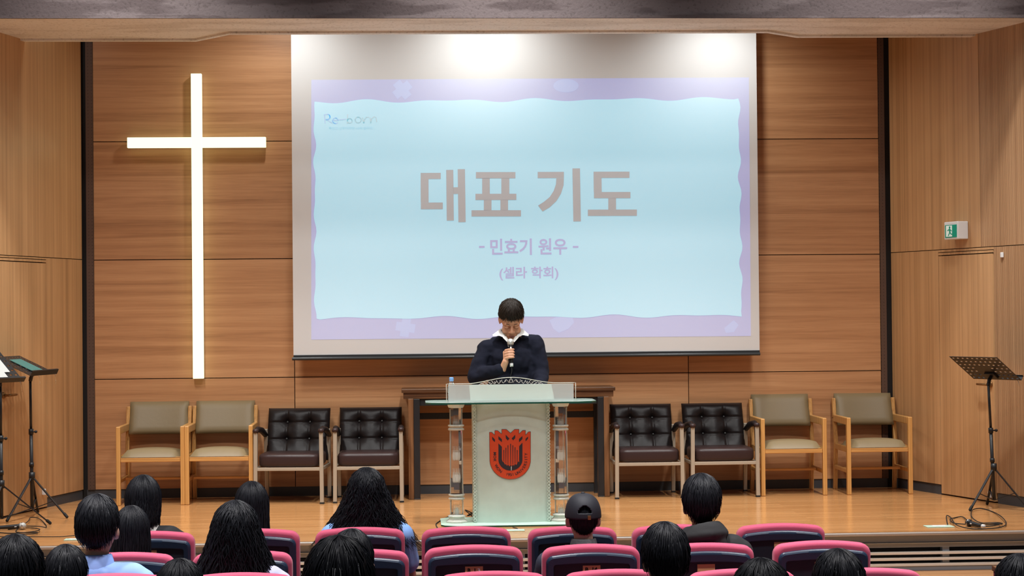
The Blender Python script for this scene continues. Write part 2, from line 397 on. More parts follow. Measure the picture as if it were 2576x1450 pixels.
XL, XR, PANEL_Z = -2.751, 4.174, (.082, 1.039, 2.0775, 3.109, 4.148, 4.62)
mb = MB(); mb.box((.7, .065, 2.3), (8.2, .07, 4.7), 1)
seams = (XL, -1.022, .713, 2.448, XR); g = .0035
for i in range(len(PANEL_Z)-1):
    for j in range(4):
        x0, x1, z0, z1 = seams[j]+(g if j else 0), seams[j+1]-(g if j < 3 else 0), PANEL_Z[i]+(g if i else 0), PANEL_Z[i+1]-g
        mb.box(((x0+x1)/2, .014, (z0+z1)/2), (x1-x0, .028, z1-z0), 0)
struct(mb.build('wall_back', ['wall_wood', 'groove']))
mb = MB(); mb.box((.7, .02, .04), (7.05, .02, .08)); struct(mb.build('baseboard_back', ['skirting']))
mb = MB(); mb.box((XL-.034, .008, 2.35), (.062, .03, 4.54)); struct(mb.build('trim_2', ['perforated_strip']))
mb = MB(); mb.box((XR+.03, .008, 2.35), (.052, .03, 4.54)); struct(mb.build('trim_3', ['perforated_strip']))

def wall_run(a, b, Y): t = (Y-a[1])/(b[1]-a[1]); return a[0]+t*(b[0]-a[0])
LA, LB = (-2.829, .045), (-3.254, -1.433); RA, RB = (4.495, -.687), (4.846, -1.797)
def lx(Y): return wall_run(LA, LB, Y)
def rx(Y): return wall_run(RA, RB, Y)
def wall_slab(mb, fx, side, y0, y1, z0, z1, mat, depth=.03, out=.0):   # slab on the slanted wall between two depths
    s = side
    a0, a1 = fx(y0)-s*out, fx(y1)-s*out
    mb.hexa([(a0, y0, z0), (a1, y1, z0), (a1+s*depth, y1, z0), (a0+s*depth, y0, z0)], [(a0, y0, z1), (a1, y1, z1), (a1+s*depth, y1, z1), (a0+s*depth, y0, z1)], mat)
SEAM = 2.083
mb = MB()
wall_slab(mb, lx, -1, -.03, -12, 0, 4.62, 1, .06, -.032)
wall_slab(mb, lx, -1, -.03, -.664, .086, SEAM-.003, 0); wall_slab(mb, lx, -1, -.03, -12, SEAM+.003, 4.62, 0)
wall_slab(mb, lx, -1, -1.66, -12, .086, SEAM-.003, 0); wall_slab(mb, lx, -1, -.664, -1.66, 2.067, SEAM-.003, 0)
wall_slab(mb, lx, -1, -3.28, -12, -.42, .0, 0, .03, -.006)
struct(mb.build('wall_left', ['side_wood', 'groove']))
mb = MB(); wall_slab(mb, lx, -1, -.03, -.664, 0, .082, 0, .02, -.006); wall_slab(mb, lx, -1, -1.66, -12, 0, .082, 0, .02, -.006); struct(mb.build('baseboard_left', ['skirting']))
def lever(name, parent, base, nrm, along, mat='brass'):
    b = Vector(base); n = Vector(nrm).normalized(); a = Vector(along).normalized(); m = MB()
    m.tube([b, b+n*.012], .026, 20); m.tube([b+n*.012, b+n*.05], .010, 12)
    m.tube([b+n*.05-a*.012, b+n*.055+a*.06, b+n*.05+a*.125], [.011, .010, .009], 12)
    return m.build(name, [mat], parent, smooth=True, bevel=.003)
def door(name, fx, side, y0, y1, handle_y, hz, dirn):
    m = MB(); g = -.012
    wall_slab(m, fx, side, y0+g, y1-g, .012, 2.034, 0, .03, .002); wall_slab(m, fx, side, y0+g*.4, y1-g*.4, 2.042, 2.061, 0, .03, .002)
    d = struct(m.build(name, ['side_wood']))
    n = Vector((-side, -(fx(-1)-fx(-2))*-side, 0))
    t = Vector((fx(y1)-fx(y0), y1-y0, 0)).normalized()
    n = Vector((t.y, -t.x, 0)); n = n if n.x*side < 0 else -n
    lever('door_handle', d, (fx(handle_y), handle_y, hz)+Vector((0, 0, 0)) if False else Vector((fx(handle_y), handle_y, hz))+n*.002, n, t*dirn)
    return d
door('door_1', lx, -1, -.664, -1.66, -1.375, .969, -1)
door('door_2', rx, 1, -.70, -1.45, -1.40, .965, -1)
mb = MB()
wall_slab(mb, rx, 1, .03, -12, 0, 4.62, 1, .06, -.032)
wall_slab(mb, rx, 1, .0, -.70, .086, SEAM+.003, 0); wall_slab(mb, rx, 1, .0, -1.283, SEAM+.009, 4.62, 0)
wall_slab(mb, rx, 1, -1.288, -12, SEAM+.009, 4.62, 2); wall_slab(mb, rx, 1, -1.455, -12, .086, SEAM+.003, 2); wall_slab(mb, rx, 1, -.70, -1.455, 2.067, SEAM+.003, 0)
wall_slab(mb, rx, 1, -3.28, -12, -.42, .0, 2, .03, -.006)
struct(mb.build('wall_right', ['side_wood', 'groove', 'rib_wood']))
mb = MB(); wall_slab(mb, rx, 1, .0, -.69, 0, .082, 0, .02, -.006); wall_slab(mb, rx, 1, -1.46, -12, 0, .082, 0, .02, -.006); struct(mb.build('baseboard_right', ['skirting']))
mb = MB(); mb.box((XL-.11, .03, 2.3), (.10, .02, 4.7)); struct(mb.build('trim_4', ['backing']))
mb = MB(); mb.box((XR+.10, .03, 2.3), (.10, .02, 4.7)); struct(mb.build('trim_5', ['backing']))

# beam with the pale underside, recessed in front of the screen; the stage ceiling above it
SOF, FRONT = 3.852, -2.08
plan = [(-6, FRONT), (8, FRONT), (8, -1.30), (3.20, -1.235), (2.905, -1.49), (-1.43, -1.43), (-1.742, -1.06), (-6, -1.09)]
mb = MB(); mb.hexa([(x, y, SOF) for x, y in plan], [(x, y, 6.2) for x, y in plan], 0)
mb.m[0] = 1
lip = [(x, y) for x, y in plan[2:]]
for (xa, ya), (xb, yb) in zip(lip[:-1], lip[1:]):                      # a narrow lip along the rear edge
    mb.hexa([(xa, ya, SOF-.016), (xb, yb, SOF-.016), (xb, yb+.07, SOF-.016), (xa, ya+.07, SOF-.016)], [(xa, ya, SOF+.03), (xb, yb, SOF+.03), (xb, yb+.07, SOF+.03), (xa, ya+.07, SOF+.03)], 2)
struct(mb.build('ceiling_beam', ['beam_face', 'soffit', 'soffit']))
mb = MB(); mb.box((.7, FRONT-.006, SOF+.012), (13, .02, .024)); struct(mb.build('trim_6', ['beam_face']))
mb = MB(); mb.box((.7, -.9, 4.66), (14, 2.5, .08)); struct(mb.build('ceiling', ['ceiling_paint']))

# ------------------------------------------------------------------ cross and projection screen
def pxrect(mb, x0, y0, x1, y1, Y, d, mat=0):
    mb.poly([at(x0, y0, Y), at(x1, y0, Y), at(x1, y1, Y), at(x0, y1, Y)], (0, d, 0), mat)
cr = thing('illuminated_cross', 'tall glowing white cross mounted on the wooden wall beside the projection screen', 'cross', (-1.85, -.02, 1.04))
mb = MB(); mb.box((-1.85, -.055, 2.366), (.092, .05, 2.656)); mb.build('upright_light', ['led_white'], cr, bevel=.004)
mb = MB(); mb.box((-1.85-.046-.276, -.055, 3.094), (.552, .05, .09)); mb.box((-1.85+.046+.276, -.055, 3.094), (.552, .05, .09)); mb.build('crossbar_light', ['led_white'], cr, bevel=.004)
mb = MB(); mb.box((-1.85, -.015, 2.366), (.085, .03, 2.65)); mb.box((-1.85, -.015, 3.094), (1.19, .03, .083)); mb.build('back_tray', ['white_plastic'], cr)

SY = -.22
scr = thing('projection_screen', 'large white pull-down projection screen showing a pale blue slide with Korean lettering', 'projection screen', (1.0, SY, 1.2))
tl, br_ = at(732, 84, SY), at(1911, 893, SY); sx0, sx1 = tl.x, br_.x-.0
nx, nz = 40, 24; vs = []; fs = []
for k in range(2):
    for j in range(nz+1):
        for i in range(nx+1):
            u, v = i/nx, j/nz; vs.append((sx0+(sx1-sx0)*u, SY+.004*k, 1.235+(4.40-1.235)*v))
b_ = (nx+1)*(nz+1)
for k in range(2):
    for j in range(nz):
        for i in range(nx):
            a = k*b_+j*(nx+1)+i; fs.append((a, a+1, a+nx+2, a+nx+1))
mb = MB(); mb.add(vs, fs); mb.build('screen_fabric', ['screen_white'], scr, smooth=True, fix=False)
mb = MB(); mb.box(((sx0+sx1)/2, SY+.002, 1.225), (sx1-sx0, .02, .024)); mb.tube([(sx0-.012, SY, 1.205), (sx1+.004, SY, 1.205)], .014, 14); mb.build('weight_bar', ['bar_black'], scr, bevel=.002)
mb = MB(); mb.box(((sx0+sx1)/2, SY+.03, 4.50), (sx1-sx0+.2, .13, .20)); mb.build('roller_case', ['white_plastic'], scr, bevel=.01)

def slide_poly(px, k): return [at(x, y, SY-.0012*k) for x, y in px]
def flat(px, k, name, mat, parent):
    m = MB(); m.add(slide_poly(px, k), [tuple(range(len(px)))]); return m.build(name, [mat], parent)
slide = flat([(783, 201), (1884, 195), (1889, 846), (783, 855)], 1, 'projected_slide', 'slide_violet', scr)
slide['label'] = 'violet border of the projected slide'
def wavy(p, q, n, amp, nrm, seed):
    rnd = random.Random(seed); ph = [rnd.uniform(0, 6.28) for _ in range(3)]; out = []
    for i in range(n):
        t = i/n; w = amp*(.55*math.sin(13*t*2.4+ph[0])+.35*math.sin(23*t*2.1+ph[1])+.2*math.sin(47*t+ph[2]))
        out.append((p[0]+(q[0]-p[0])*t+nrm[0]*w, p[1]+(q[1]-p[1])*t+nrm[1]*w))
    return out
c4 = [(791, 256), (1858, 248), (1866, 794), (793, 802)]
edge = wavy(c4[0], c4[1], 90, 5, (0, 1), 1)+wavy(c4[1], c4[2], 50, 4.5, (1, 0), 2)+wavy(c4[2], c4[3], 90, 5, (0, 1), 3)+wavy(c4[3], c4[0], 50, 4, (1, 0), 4)
flat(edge, 2, 'slide_paper_panel', 'slide_paper', slide)
def px_shape(px, k): m.add(slide_poly(px, k), [tuple(range(len(px)))])
def orn(): m.build('slide_ornament', ['slide_shape'], slide)
def cross_shape(cx, cy, r, w, a0):
    for a in (a0, a0+math.pi/2):
        ca, sa = math.cos(a), math.sin(a)
        px_shape([(cx+ca*u*r-sa*v*w, cy+sa*u*r+ca*v*w) for u, v in ((-1, -1), (1, -1), (1, 1), (-1, 1))], 1.5 if a == a0 else 1.6)
for q in ((1012, 226, 24, 11, .9), (1020, 824, 24, 11, .15)):
    m = MB(); cross_shape(*q); orn()
for px in ([(1424+32*math.cos(t), 216+17*math.sin(t)) for t in np.linspace(0, 6.28, 24)[:-1]],
           [(1382, 806), (1400, 798), (1440, 797), (1444, 812), (1430, 828), (1406, 838), (1392, 828)], [(1822, 826), (1846, 806), (1858, 818), (1846, 836), (1826, 838)]):
    m = MB(); px_shape(px, 1.5); orn()
# the large heading, stroke by stroke
def zp(pts): return [(1030+x*.2368, 400+y*.2368) for x, y in pts]
m = MB()
def stroke(pts): m.add(slide_poly(zp(pts), 3), [tuple(range(len(pts)))])
def rect(x0, y0, x1, y1, sl=0.): stroke([(x0, y0), (x1, y0-1), (x1+sl, y1-1), (x0+sl, y1)])
rect(119, 149, 333, 215); rect(119, 215, 203, 464, 1); rect(121, 464, 355, 536)
rect(390, 117, 466, 657, 6); rect(512, 109, 590, 674, 8); rect(466, 302, 516, 374)
rect(706, 140, 1126, 208); rect(701, 371, 1136, 438); rect(659, 546, 1185, 613)
rect(772, 206, 854, 372); rect(976, 206, 1062, 372); rect(790, 436, 872, 548); rect(966, 436, 1048, 548)
rect(1362, 138, 1641, 205); rect(1731, 101, 1812, 666, 10)
oc = [(1641, 205), (1638, 280), (1610, 370), (1560, 450), (1490, 515), (1415, 560)]; ic = [(1560, 205), (1556, 270), (1532, 340), (1490, 405), (1430, 455), (1366, 496)]
for i in range(5): stroke([oc[i], oc[i+1], ic[i+1], ic[i]])
rect(1956, 136, 2338, 203); rect(1956, 203, 2041, 352, 2); rect(1960, 352, 2348, 419); rect(2112, 417, 2195, 540); rect(1895, 539, 2417, 607)
m.build('slide_heading', ['slide_text'], slide)
def slide_text(name, body, x0, y0, x1, y1, mat, bold, shear=0.):
    a, b = at(x0, y0, SY-.0036), at(x1, y1, SY-.0036); mm = MB()
    fit_text(mm, body, ((a.x+b.x)/2, (a.z+b.z)/2), b.x-a.x, a.z-b.z, SY-.0036, bold, shear=shear); return mm.build(name, [mat], slide)
for q0, q1 in ((1205, 1219), (1441, 1455)): flat([(q0, 619), (q1, 618.8), (q1, 624), (q0, 624.2)], 3, 'slide_dash', 'slide_blue_text', slide)
slide_text('slide_name_line', '민효기 원우', 1233, 601, 1427, 641, 'slide_blue_text', .022)
slide_text('slide_group_line', '(셀라 학회)', 1256, 672, 1405, 705, 'slide_blue_text', .020)
slide_text('slide_small_line', '목원대 신학대학원 43대 원우회', 827, 319, 937, 326, 'slide_faint', 0.)
def pen(name, strokes, mat, x0, y0, sc, w):                            # hand-drawn lettering
    mm = MB()
    for st in strokes:
        P = [at(x0+x*sc, y0+y*sc, SY-.0036) for x, y in st]
        for a, b in zip(P[:-1], P[1:]):
            d = (b-a).normalized(); q = Vector((-d.z, 0, d.x))*w; e = d*w*.6
            mm.add([a-e-q, b+e-q, b+e+q, a-e+q], [(0, 1, 2, 3)])
    o = mm.build(name, [mat], slide); return o
def arc(cx, cy, r, a0, a1, n=14, ry=None): return [(cx+r*math.cos(math.radians(a0+(a1-a0)*i/n)), cy+(ry or r)*math.sin(math.radians(a0+(a1-a0)*i/n))) for i in range(n+1)]
pen('slide_logo', [[(165, 495), (172, 590)], [(160, 495)]+arc(195, 517, 32, -80, 90)+[(180, 545), (250, 585)], [(255, 560), (322, 555)]+arc(290, 562, 32, -10, -320), [(335, 551), (405, 544)]], 'slide_logo', 780, 180, .2207, .0042)
pen('slide_logo_script', [[(428, 490), (424, 592)], arc(452, 562, 27, 180, 540), arc(548, 552, 34, 0, 360), [(598, 527), (612, 586), (622, 545), (640, 522), (668, 520)], [(684, 525), (692, 588), (700, 540), (728, 515), (752, 525), (760, 575)]], 'slide_logo_brown', 780, 180, .2207, .0042)

# ------------------------------------------------------------------ wall-mounted bits
def on_wall(fx, side, y0, y1):
    t = Vector((fx(y1)-fx(y0), y1-y0, 0)).normalized(); n = Vector((t.y, -t.x, 0)); return t, (n if n.x*side < 0 else -n)
t, n = on_wall(rx, 1, -1, -2); p = Vector((rx(-1.03), -1.03, 2.238))
ex = thing('exit_sign', 'small white box exit sign with green running figure above the wall door', 'exit sign', p)
R = Matrix((( -t.x, n.x, 0, p.x), (-t.y, n.y, 0, p.y), (0, 0, 1, p.z), (0, 0, 0, 1)))     # local x along the wall away from the hall, y out of the wall
mb = MB(); mb.box((0, .052, 0), (.20, .10, .148), 0, R); mb.build('sign_box', ['white_plastic'], ex, bevel=.006)
mb = MB(); mb.box((0, .104, -.005), (.165, .004, .105), 0, R); fp = mb.build('sign_face', ['sign_green'], ex)
# running figure and doorway in the sign face
mb = MB()
def sp(pts): mb.add([R @ Vector((x, .1075, z)) for x, z in pts], [tuple(range(len(pts)))])
sp([(-.022, -.05), (.066, -.05), (.066, .042), (-.022, .042)])
mb.build('sign_doorway', ['sign_white'], ex)
mb = MB()
for pts in ([(.01+.011*math.cos(a), .028+.011*math.sin(a)-.002) for a in np.linspace(0, 6.2, 12)], [(.004, .016), (.022, .014), (.016, -.016), (-.002, -.012)], [(.018, .014), (.045, .004), (.043, -.003), (.016, .004)], [(.006, .014), (-.02, .0), (-.018, -.008), (.006, .004)],
            [(.016, -.014), (.004, -.016), (.026, -.046), (.036, -.042)], [(.002, -.012), (.012, -.018), (-.008, -.034), (-.035, -.036), (-.035, -.028), (-.014, -.026)]):
    mb.add([R @ Vector((x, .1095, z)) for x, z in pts], [tuple(range(len(pts)))])
mb.build('sign_figure', ['sign_green'], ex)
def wall_box(name, label, cat, fx, side, Y, z, w, h, d, mat='white_plastic'):
    t, n = on_wall(fx, side, -1, -2); p = Vector((fx(Y), Y, z))+n*(d/2+.002)
    Rm = Matrix(((t.x, n.x, 0, p.x), (t.y, n.y, 0, p.y), (0, 0, 1, p.z), (0, 0, 0, 1)))
    m = MB(); m.box((0, 0, 0), (w, d, h), 0, Rm); return tag(m.build(name, [mat], bevel=.004), label, cat)
wall_box('wall_sensor', 'tiny white sensor on the ribbed wall beside the exit sign door', 'sensor', rx, 1, -1.573, 2.016, .03, .042, .015)
wall_box('door_stop', 'small white door stop low on the wooden door behind the pale music stands', 'door stop', lx, -1, -.756, .14, .02, .05, .03)
wall_box('door_stop', 'small white door stop at the foot of the door below the exit sign', 'door stop', rx, 1, -1.386, .065, .02, .05, .03)

# ------------------------------------------------------------------ armchairs
def rbox(mb, c, d, r=.02, mat=0, mtx=None, nz=2):
    """cushion block: box with rounded corners (superellipse loft along z)"""
    n = 24; rows = [(-.5, .93), (-.42, .985), (-.25, 1), (.25, 1), (.42, .985), (.5, .93)]
    vs = []; fs = []
    for zz, s in rows:
        for j in range(n):
            a = 2*math.pi*j/n; ca, sa = math.cos(a), math.sin(a); e = .28
            vs.append((c[0]+d[0]/2*s*math.copysign(abs(ca)**e, ca), c[1]+d[1]/2*s*math.copysign(abs(sa)**e, sa), c[2]+d[2]*zz))
    for i in range(len(rows)-1):
        for j in range(n): fs.append((i*n+j, i*n+(j+1) % n, (i+1)*n+(j+1) % n, (i+1)*n+j))
    fs += [tuple(reversed(range(n))), tuple(range((len(rows)-1)*n, len(rows)*n))]
    mb.add(vs, fs, mat, mtx)
def wooden_armchair(loc, label):
    t = thing('wooden_armchair', label, 'chair', loc, 'wooden armchairs along the back wall')
    W, lw = .57, .036
    L = lambda m, n, mat='chair_wood', bv=.006: m.build(n, [mat], t, bevel=bv, local=True)
    for sx in (-1, 1):
        x = sx*(W/2-lw/2)
        m = MB(); m.box((x, -.02, .33), (lw, .045, .66)); L(m, 'leg')
        xb = sx*(W/2-lw/2-.002)
        m = MB(); m.bar((xb, .50, 0), (xb, .46, .42), .034, .045); L(m, 'leg')
        m = MB(); m.bar((xb, .455, .40), (xb, .50, .64), .032, .05); m.bar((xb, .498, .62), (xb, .535, .80), .032, .042); L(m, 'back_post')
        m = MB(); m.box((x, .2415, .628), (lw-.003, .477, .062)); L(m, 'armrest', 'chair_wood')
        m = MB(); m.box((x, .23, .385), (.024, .46, .05)); L(m, 'side_rail', 'chair_wood')
        m = MB(); m.box((x, .235, .20), (.022, .47, .035)); L(m, 'side_stretcher', 'chair_wood')
    m = MB(); m.box((0, -.018, .383), (W-2*lw, .028, .042)); L(m, 'front_rail', 'chair_wood_across')
    m = MB(); m.box((0, .25, .202), (W-2*lw, .05, .022)); L(m, 'stretcher', 'chair_wood_across')
    m = MB()                                                          # padded seat, domed
    n = 12; vs = []; fs = []
    for i in range(n+1):
        for j in range(n+1):
            u, v = i/n*2-1, j/n*2-1; e = (1-u**6)*(1-v**6); vs.append((u*.245, .20+v*.235, .402+.068*e**.32+.016*(1-u*u)*(1-v*v)-.030*(v+1)/2))
    for i in range(n):
        for j in range(n): a = i*(n+1)+j; fs.append((a, a+n+1, a+n+2, a+1))
    m.add(vs, fs)
    m.box((0, .20, .392), (.48, .46, .02)); m.build('seat', ['tan_vinyl'], t, smooth=True, local=True)
    m = MB(); vs = []; fs = []; n = 12                                # curved padded back
    for k in (0, 1):
        for i in range(n+1):
            for j in range(9):
                u, v = i/n*2-1, j/8; rim = (1-abs(u)**8)*(1-abs(2*v-1)**8)
                y = .462+.115*v+.02*(1-u*u)*1.2+(-.022-.022*rim**.5 if k == 0 else .022)
                vs.append((u*.252, y, .565+.275*v))
    b_ = (n+1)*9
    for k in (0, 1):
        for i in range(n):
            for j in range(8): a = k*b_+i*9+j; fs.append((a, a+9, a+10, a+1))
    for i in range(n):
        for j in (0, 8): a = i*9+j; fs.append((a, a+9, a+9+b_, a+b_))
    for j in range(8):
        for i in (0, n): a = i*9+j; fs.append((a, a+1, a+1+b_, a+b_))
    m.add(vs, fs); m.build('backrest', ['tan_vinyl'], t, smooth=True, local=True)
    return t
def leather_armchair(loc, label, rz=0.):
    t = thing('leather_armchair', label, 'chair', (0, 0, 0), 'dark leather armchairs along the back wall')
    W, q = .592, .032
    for sx in (-1, 1):
        x = sx*(W/2-q/2)
        for (a, b) in (((x, 0, .012), (x*.985, 0, .60)), ((x*.97, .50, .012), (x*.97, .45, .60))):
            m = MB(); m.bar(a, b, q, q); o = m.build('leg', ['steel_beige'], t, bevel=.003)
            m = MB(); m.box((a[0], a[1], .007), (q+.003, q+.003, .014)); m.build('foot', ['rubber'], o)
        m = MB(); m.box((x*.98, .23, .292), (.022, .46, .026)); m.build('side_rail', ['steel_beige'], t, bevel=.002)
        m = MB(); pts = [(x*.985, -.01, .603), (x*.985, .10, .622), (x*.985, .28, .600), (x*.985, .47, .545)]
        m.tube(pts, [.019, .025, .027, .022], 12); m.build('armrest', ['brown_leather'], t, smooth=True)
        m = MB(); m.lathe([(.015, .004), (.024, .008), (.027, .02), (.023, .034), (.010, .040)], (x*.985, -.004, .592), 16); m.build('arm_cap', ['seat_leather'], t, smooth=True)
    m = MB(); m.box((0, 0, .292), (W-2*q, .022, .027)); m.build('front_rail', ['steel_beige'], t, bevel=.002)
    m = MB(); rbox(m, (0, .225, .362), (.525, .47, .108)); o = m.build('seat', ['seat_leather'], t, smooth=True, bevel=.012)
    # tufted back: cushion front with four pulled buttons and folded creases between them
    bx, bz = (-.098, .098), (.185, .33); Wb, Hb = .27, .45
    m = MB(); n1, n2 = 60, 52; vs = []; fs = []
    def dep(u, z):
        d = .0
        for a in bx:
            for c in bz:
                r2 = (u-a)**2+((z-c)*1.0)**2; d += .030*math.exp(-r2/.0010)+.026*math.exp(-r2/.0055)
        for a in bx: d += .011*math.exp(-((u-a)/.008)**2)
        for c in bz: d += .011*math.exp(-((z-c)/.008)**2)
        return d
    for k in (0, 1):
        for i in range(n1+1):
            for j in range(n2+1):
                u, v = i/n1*2-1, j/n2; z = v*Hb; rim = max(0, 1-abs(u)**10)*max(0, 1-abs(2*v-1)**10)
                puff = .066*rim**.5
                y = (-puff+dep(u*Wb, z)*rim) if k == 0 else .03*rim**.4
                vs.append((u*Wb, .435+.17*v+y, .33+z*.98))
    b_ = (n1+1)*(n2+1)
    for k in (0, 1):
        for i in range(n1):
            for j in range(n2): a = k*b_+i*(n2+1)+j; fs.append((a, a+n2+1, a+n2+2, a+1))
    m.add(vs, fs); o = m.build('backrest', ['brown_leather'], t, smooth=True)
    for a in bx:
        for c in bz:
            m = MB(); m.ell((a, .435+.17*c/Hb-.030+.02, .33+c*.98), (.009, .006, .009)); m.build('button', ['button'], o, smooth=True)
    t.location = loc; t.rotation_euler = (0, 0, rz)
    return t
CHY = -.58
w_first = None
woods = [(299, 462, 'olive-tan padded wooden armchair at the cross end of the row'), (472, 633, 'olive-tan padded wooden armchair between another wooden one and a dark leather one'),
         (1919, 2074, 'olive-tan padded wooden armchair touching a dark leather one near the exit sign'), (2133, 2291, 'olive-tan padded wooden armchair beside the black perforated music stand')]
for x0, x1, lab in woods:
    X = (on_floor(x0, 1268).x+on_floor(x1, 1268).x)/2 if False else (at(x0, 1255, CHY).x+at(x1, 1255, CHY).x)/2
    if w_first is None:
        w_first = wooden_armchair((0, 0, 0), lab)
        w_first.location = (X, CHY, 0)
    else: copy_thing(w_first, (X, CHY, 0), 0, lab)
l_first = None
leathers = [(642, 811, -.10, 'tufted dark brown leather armchair turned slightly, beside the olive wooden armchairs under the cross'), (842, 1012, -.02, 'tufted dark brown leather armchair beside the wooden desk, behind the wavy-haired woman'),
            (1552, 1718, 0., 'tufted dark brown leather armchair next to the desk, on the exit sign side'), (1741, 1909, .02, 'tufted dark brown leather armchair between a leather one and an olive wooden one')]
for x0, x1, rz, lab in leathers:
    Y = -.67; X = (at(x0, 1255, Y).x+at(x1, 1255, Y).x)/2
    if l_first is None:
        l_first = leather_armchair((X, Y, 0), lab, rz)
    else: copy_thing(l_first, (X, Y, 0), rz, lab)

# ------------------------------------------------------------------ long desk behind the lectern
DY0, DY1 = -.47, -.08
dx0, dx1 = at(1010, 990, DY0).x, at(1548, 990, DY0).x; dzt = at(1280, 977, DY0).z
dk = thing('side_table', 'long dark wooden table with a black metal inner frame behind the lectern', 'table', ((dx0+dx1)/2, (DY0+DY1)/2, 0))
mb = MB(); mb.box(((dx0+dx1)/2, (DY0+DY1)/2, dzt-.016), (dx1-dx0, DY1-DY0, .032)); mb.build('tabletop', ['desk_wood'], dk, bevel=.004)
mb = MB(); mb.box(((dx0+dx1)/2, DY0+.03, dzt-.058), (dx1-dx0-.03, .03, .052)); mb.build('apron', ['desk_wood'], dk, bevel=.003)
for x, s in ((dx0, 1), (dx1, -1)):
    for y in (DY0+.03, DY1-.03):
        mb = MB(); mb.box((x+s*.078, y, (dzt-.08)/2), (.045, .05, dzt-.085)); mb.build('leg', ['desk_leg_wood'], dk, bevel=.003)
        mb = MB(); mb.box((x+s*.128, y, (dzt-.08)/2), (.053, .055, dzt-.09)); mb.box((x+s*.128, y, .004), (.056, .058, .008)); mb.build('frame_post', ['black_metal'], dk, bevel=.003)
mb = MB(); mb.box(((dx0+dx1)/2, DY1-.03, .69), (dx1-dx0-.30, .03, .055)); mb.build('cross_rail', ['black_metal'], dk, bevel=.003)
mb = MB(); mb.box(((dx0+dx1)/2, DY0+.05, dzt-.115), (dx1-dx0-.30, .03, .06)); mb.build('frame_rail', ['black_metal'], dk, bevel=.003)

# ------------------------------------------------------------------ lectern
LY = -2.30
lx0 = at(1288, 1310, LY).x; LXC = at(1289, 1180, LY).x
lec = thing('lectern', 'frosted glass lectern with clear columns and a red shield emblem at stage centre', 'lectern', (LXC, -2.2, 0))
def plate(mb, x0, x1, y0, y1, z0, z1, ch_f, ch_b, mat=0, bulge=0.):
    pts = [(x0+ch_f*1.2, y0), (x1-ch_f*1.2, y0), (x1-ch_f*.3, y0+ch_f*.45), (x1, y0+ch_f), (x1, y1-ch_b), (x1-ch_b, y1), (x0+ch_b, y1), (x0, y1-ch_b), (x0, y0+ch_f), (x0+ch_f*.3, y0+ch_f*.45)]
    mb.hexa([(x, y, z0) for x, y in pts], [(x, y, z1) for x, y in pts], mat)
bx0, bx1 = at(1109, 1318, -2.3).x, at(1469, 1312, -2.3).x
mb = MB(); plate(mb, bx0, bx1, -2.54, -1.96, .001, .012, .10, .06); mb.m = [0]*len(mb.m)
for i in range(2, len(mb.m)): mb.m[i] = 1
mb.build('base_plate', ['board_green', 'glass_edge'], lec)
tz = at(1288, 1012, -2.42).z
tx0, tx1 = at(1070, 1010, -2.2).x, at(1495, 1006, -2.2).x
mb = MB(); plate(mb, tx0, tx1, -2.47, -1.98, tz-.012, tz, .13, .05)
mb.m = [0]*len(mb.m)
for i in range(2, len(mb.m)): mb.m[i] = 1
mb.build('top_plate', ['glass_top', 'glass_edge'], lec)
# front panel with a gently bowed face
pw0, pw1 = at(1192, 1170, -2.33).x, at(1382, 1170, -2.33).x; pcx = (pw0+pw1)/2
mb = MB(); n = 20; vs = []; fs = []
for k in (0, 1):
    for i in range(n+1):
        u = i/n*2-1; x = pcx+u*(pw1-pw0)/2; y = -2.33-.05*(1-u*u)+k*.014
        vs += [(x, y, .012), (x, y, tz-.012)]
b_ = 2*(n+1)
for k in (0, 1):
    for i in range(n): a = k*b_+2*i; fs.append((a, a+2, a+3, a+1))
for i in range(n): fs += [(2*i, 2*i+2, 2*i+2+b_, 2*i+b_), (2*i+1, 2*i+3, 2*i+3+b_, 2*i+1+b_)]
fs += [(0, 1, 1+b_, b_), (2*n, 2*n+1, 2*n+1+b_, 2*n+b_)]
mb.add(vs, fs); mb.build('front_panel', ['frosted_panel'], lec, smooth=False)
def panel_y(x): u = (x-pcx)/((pw1-pw0)/2); return -2.33-.05*(1-u*u)
for sx, xx in ((-1, pw0), (1, pw1)):
    mb = MB(); mb.box((xx-sx*.004, -2.15, (tz)/2), (.012, .34, tz-.026)); mb.build('side_panel', ['frosted_panel'], lec)
    mb = MB(); k = 36
    for i in range(k):
        z = .018+(tz-.036)*(i+.5)/k; c = Vector((xx-sx*.006, -2.343, z)); r = (tz-.036)/k*.42
        mb.tube([c+Vector((r*math.cos(a), -.004, r*math.sin(a))) for a in np.linspace(0, 2*math.pi, 11)[:-1]], .0035, 5, closed=True)
    mb.build('bead_trim', ['bead'], lec, smooth=True)
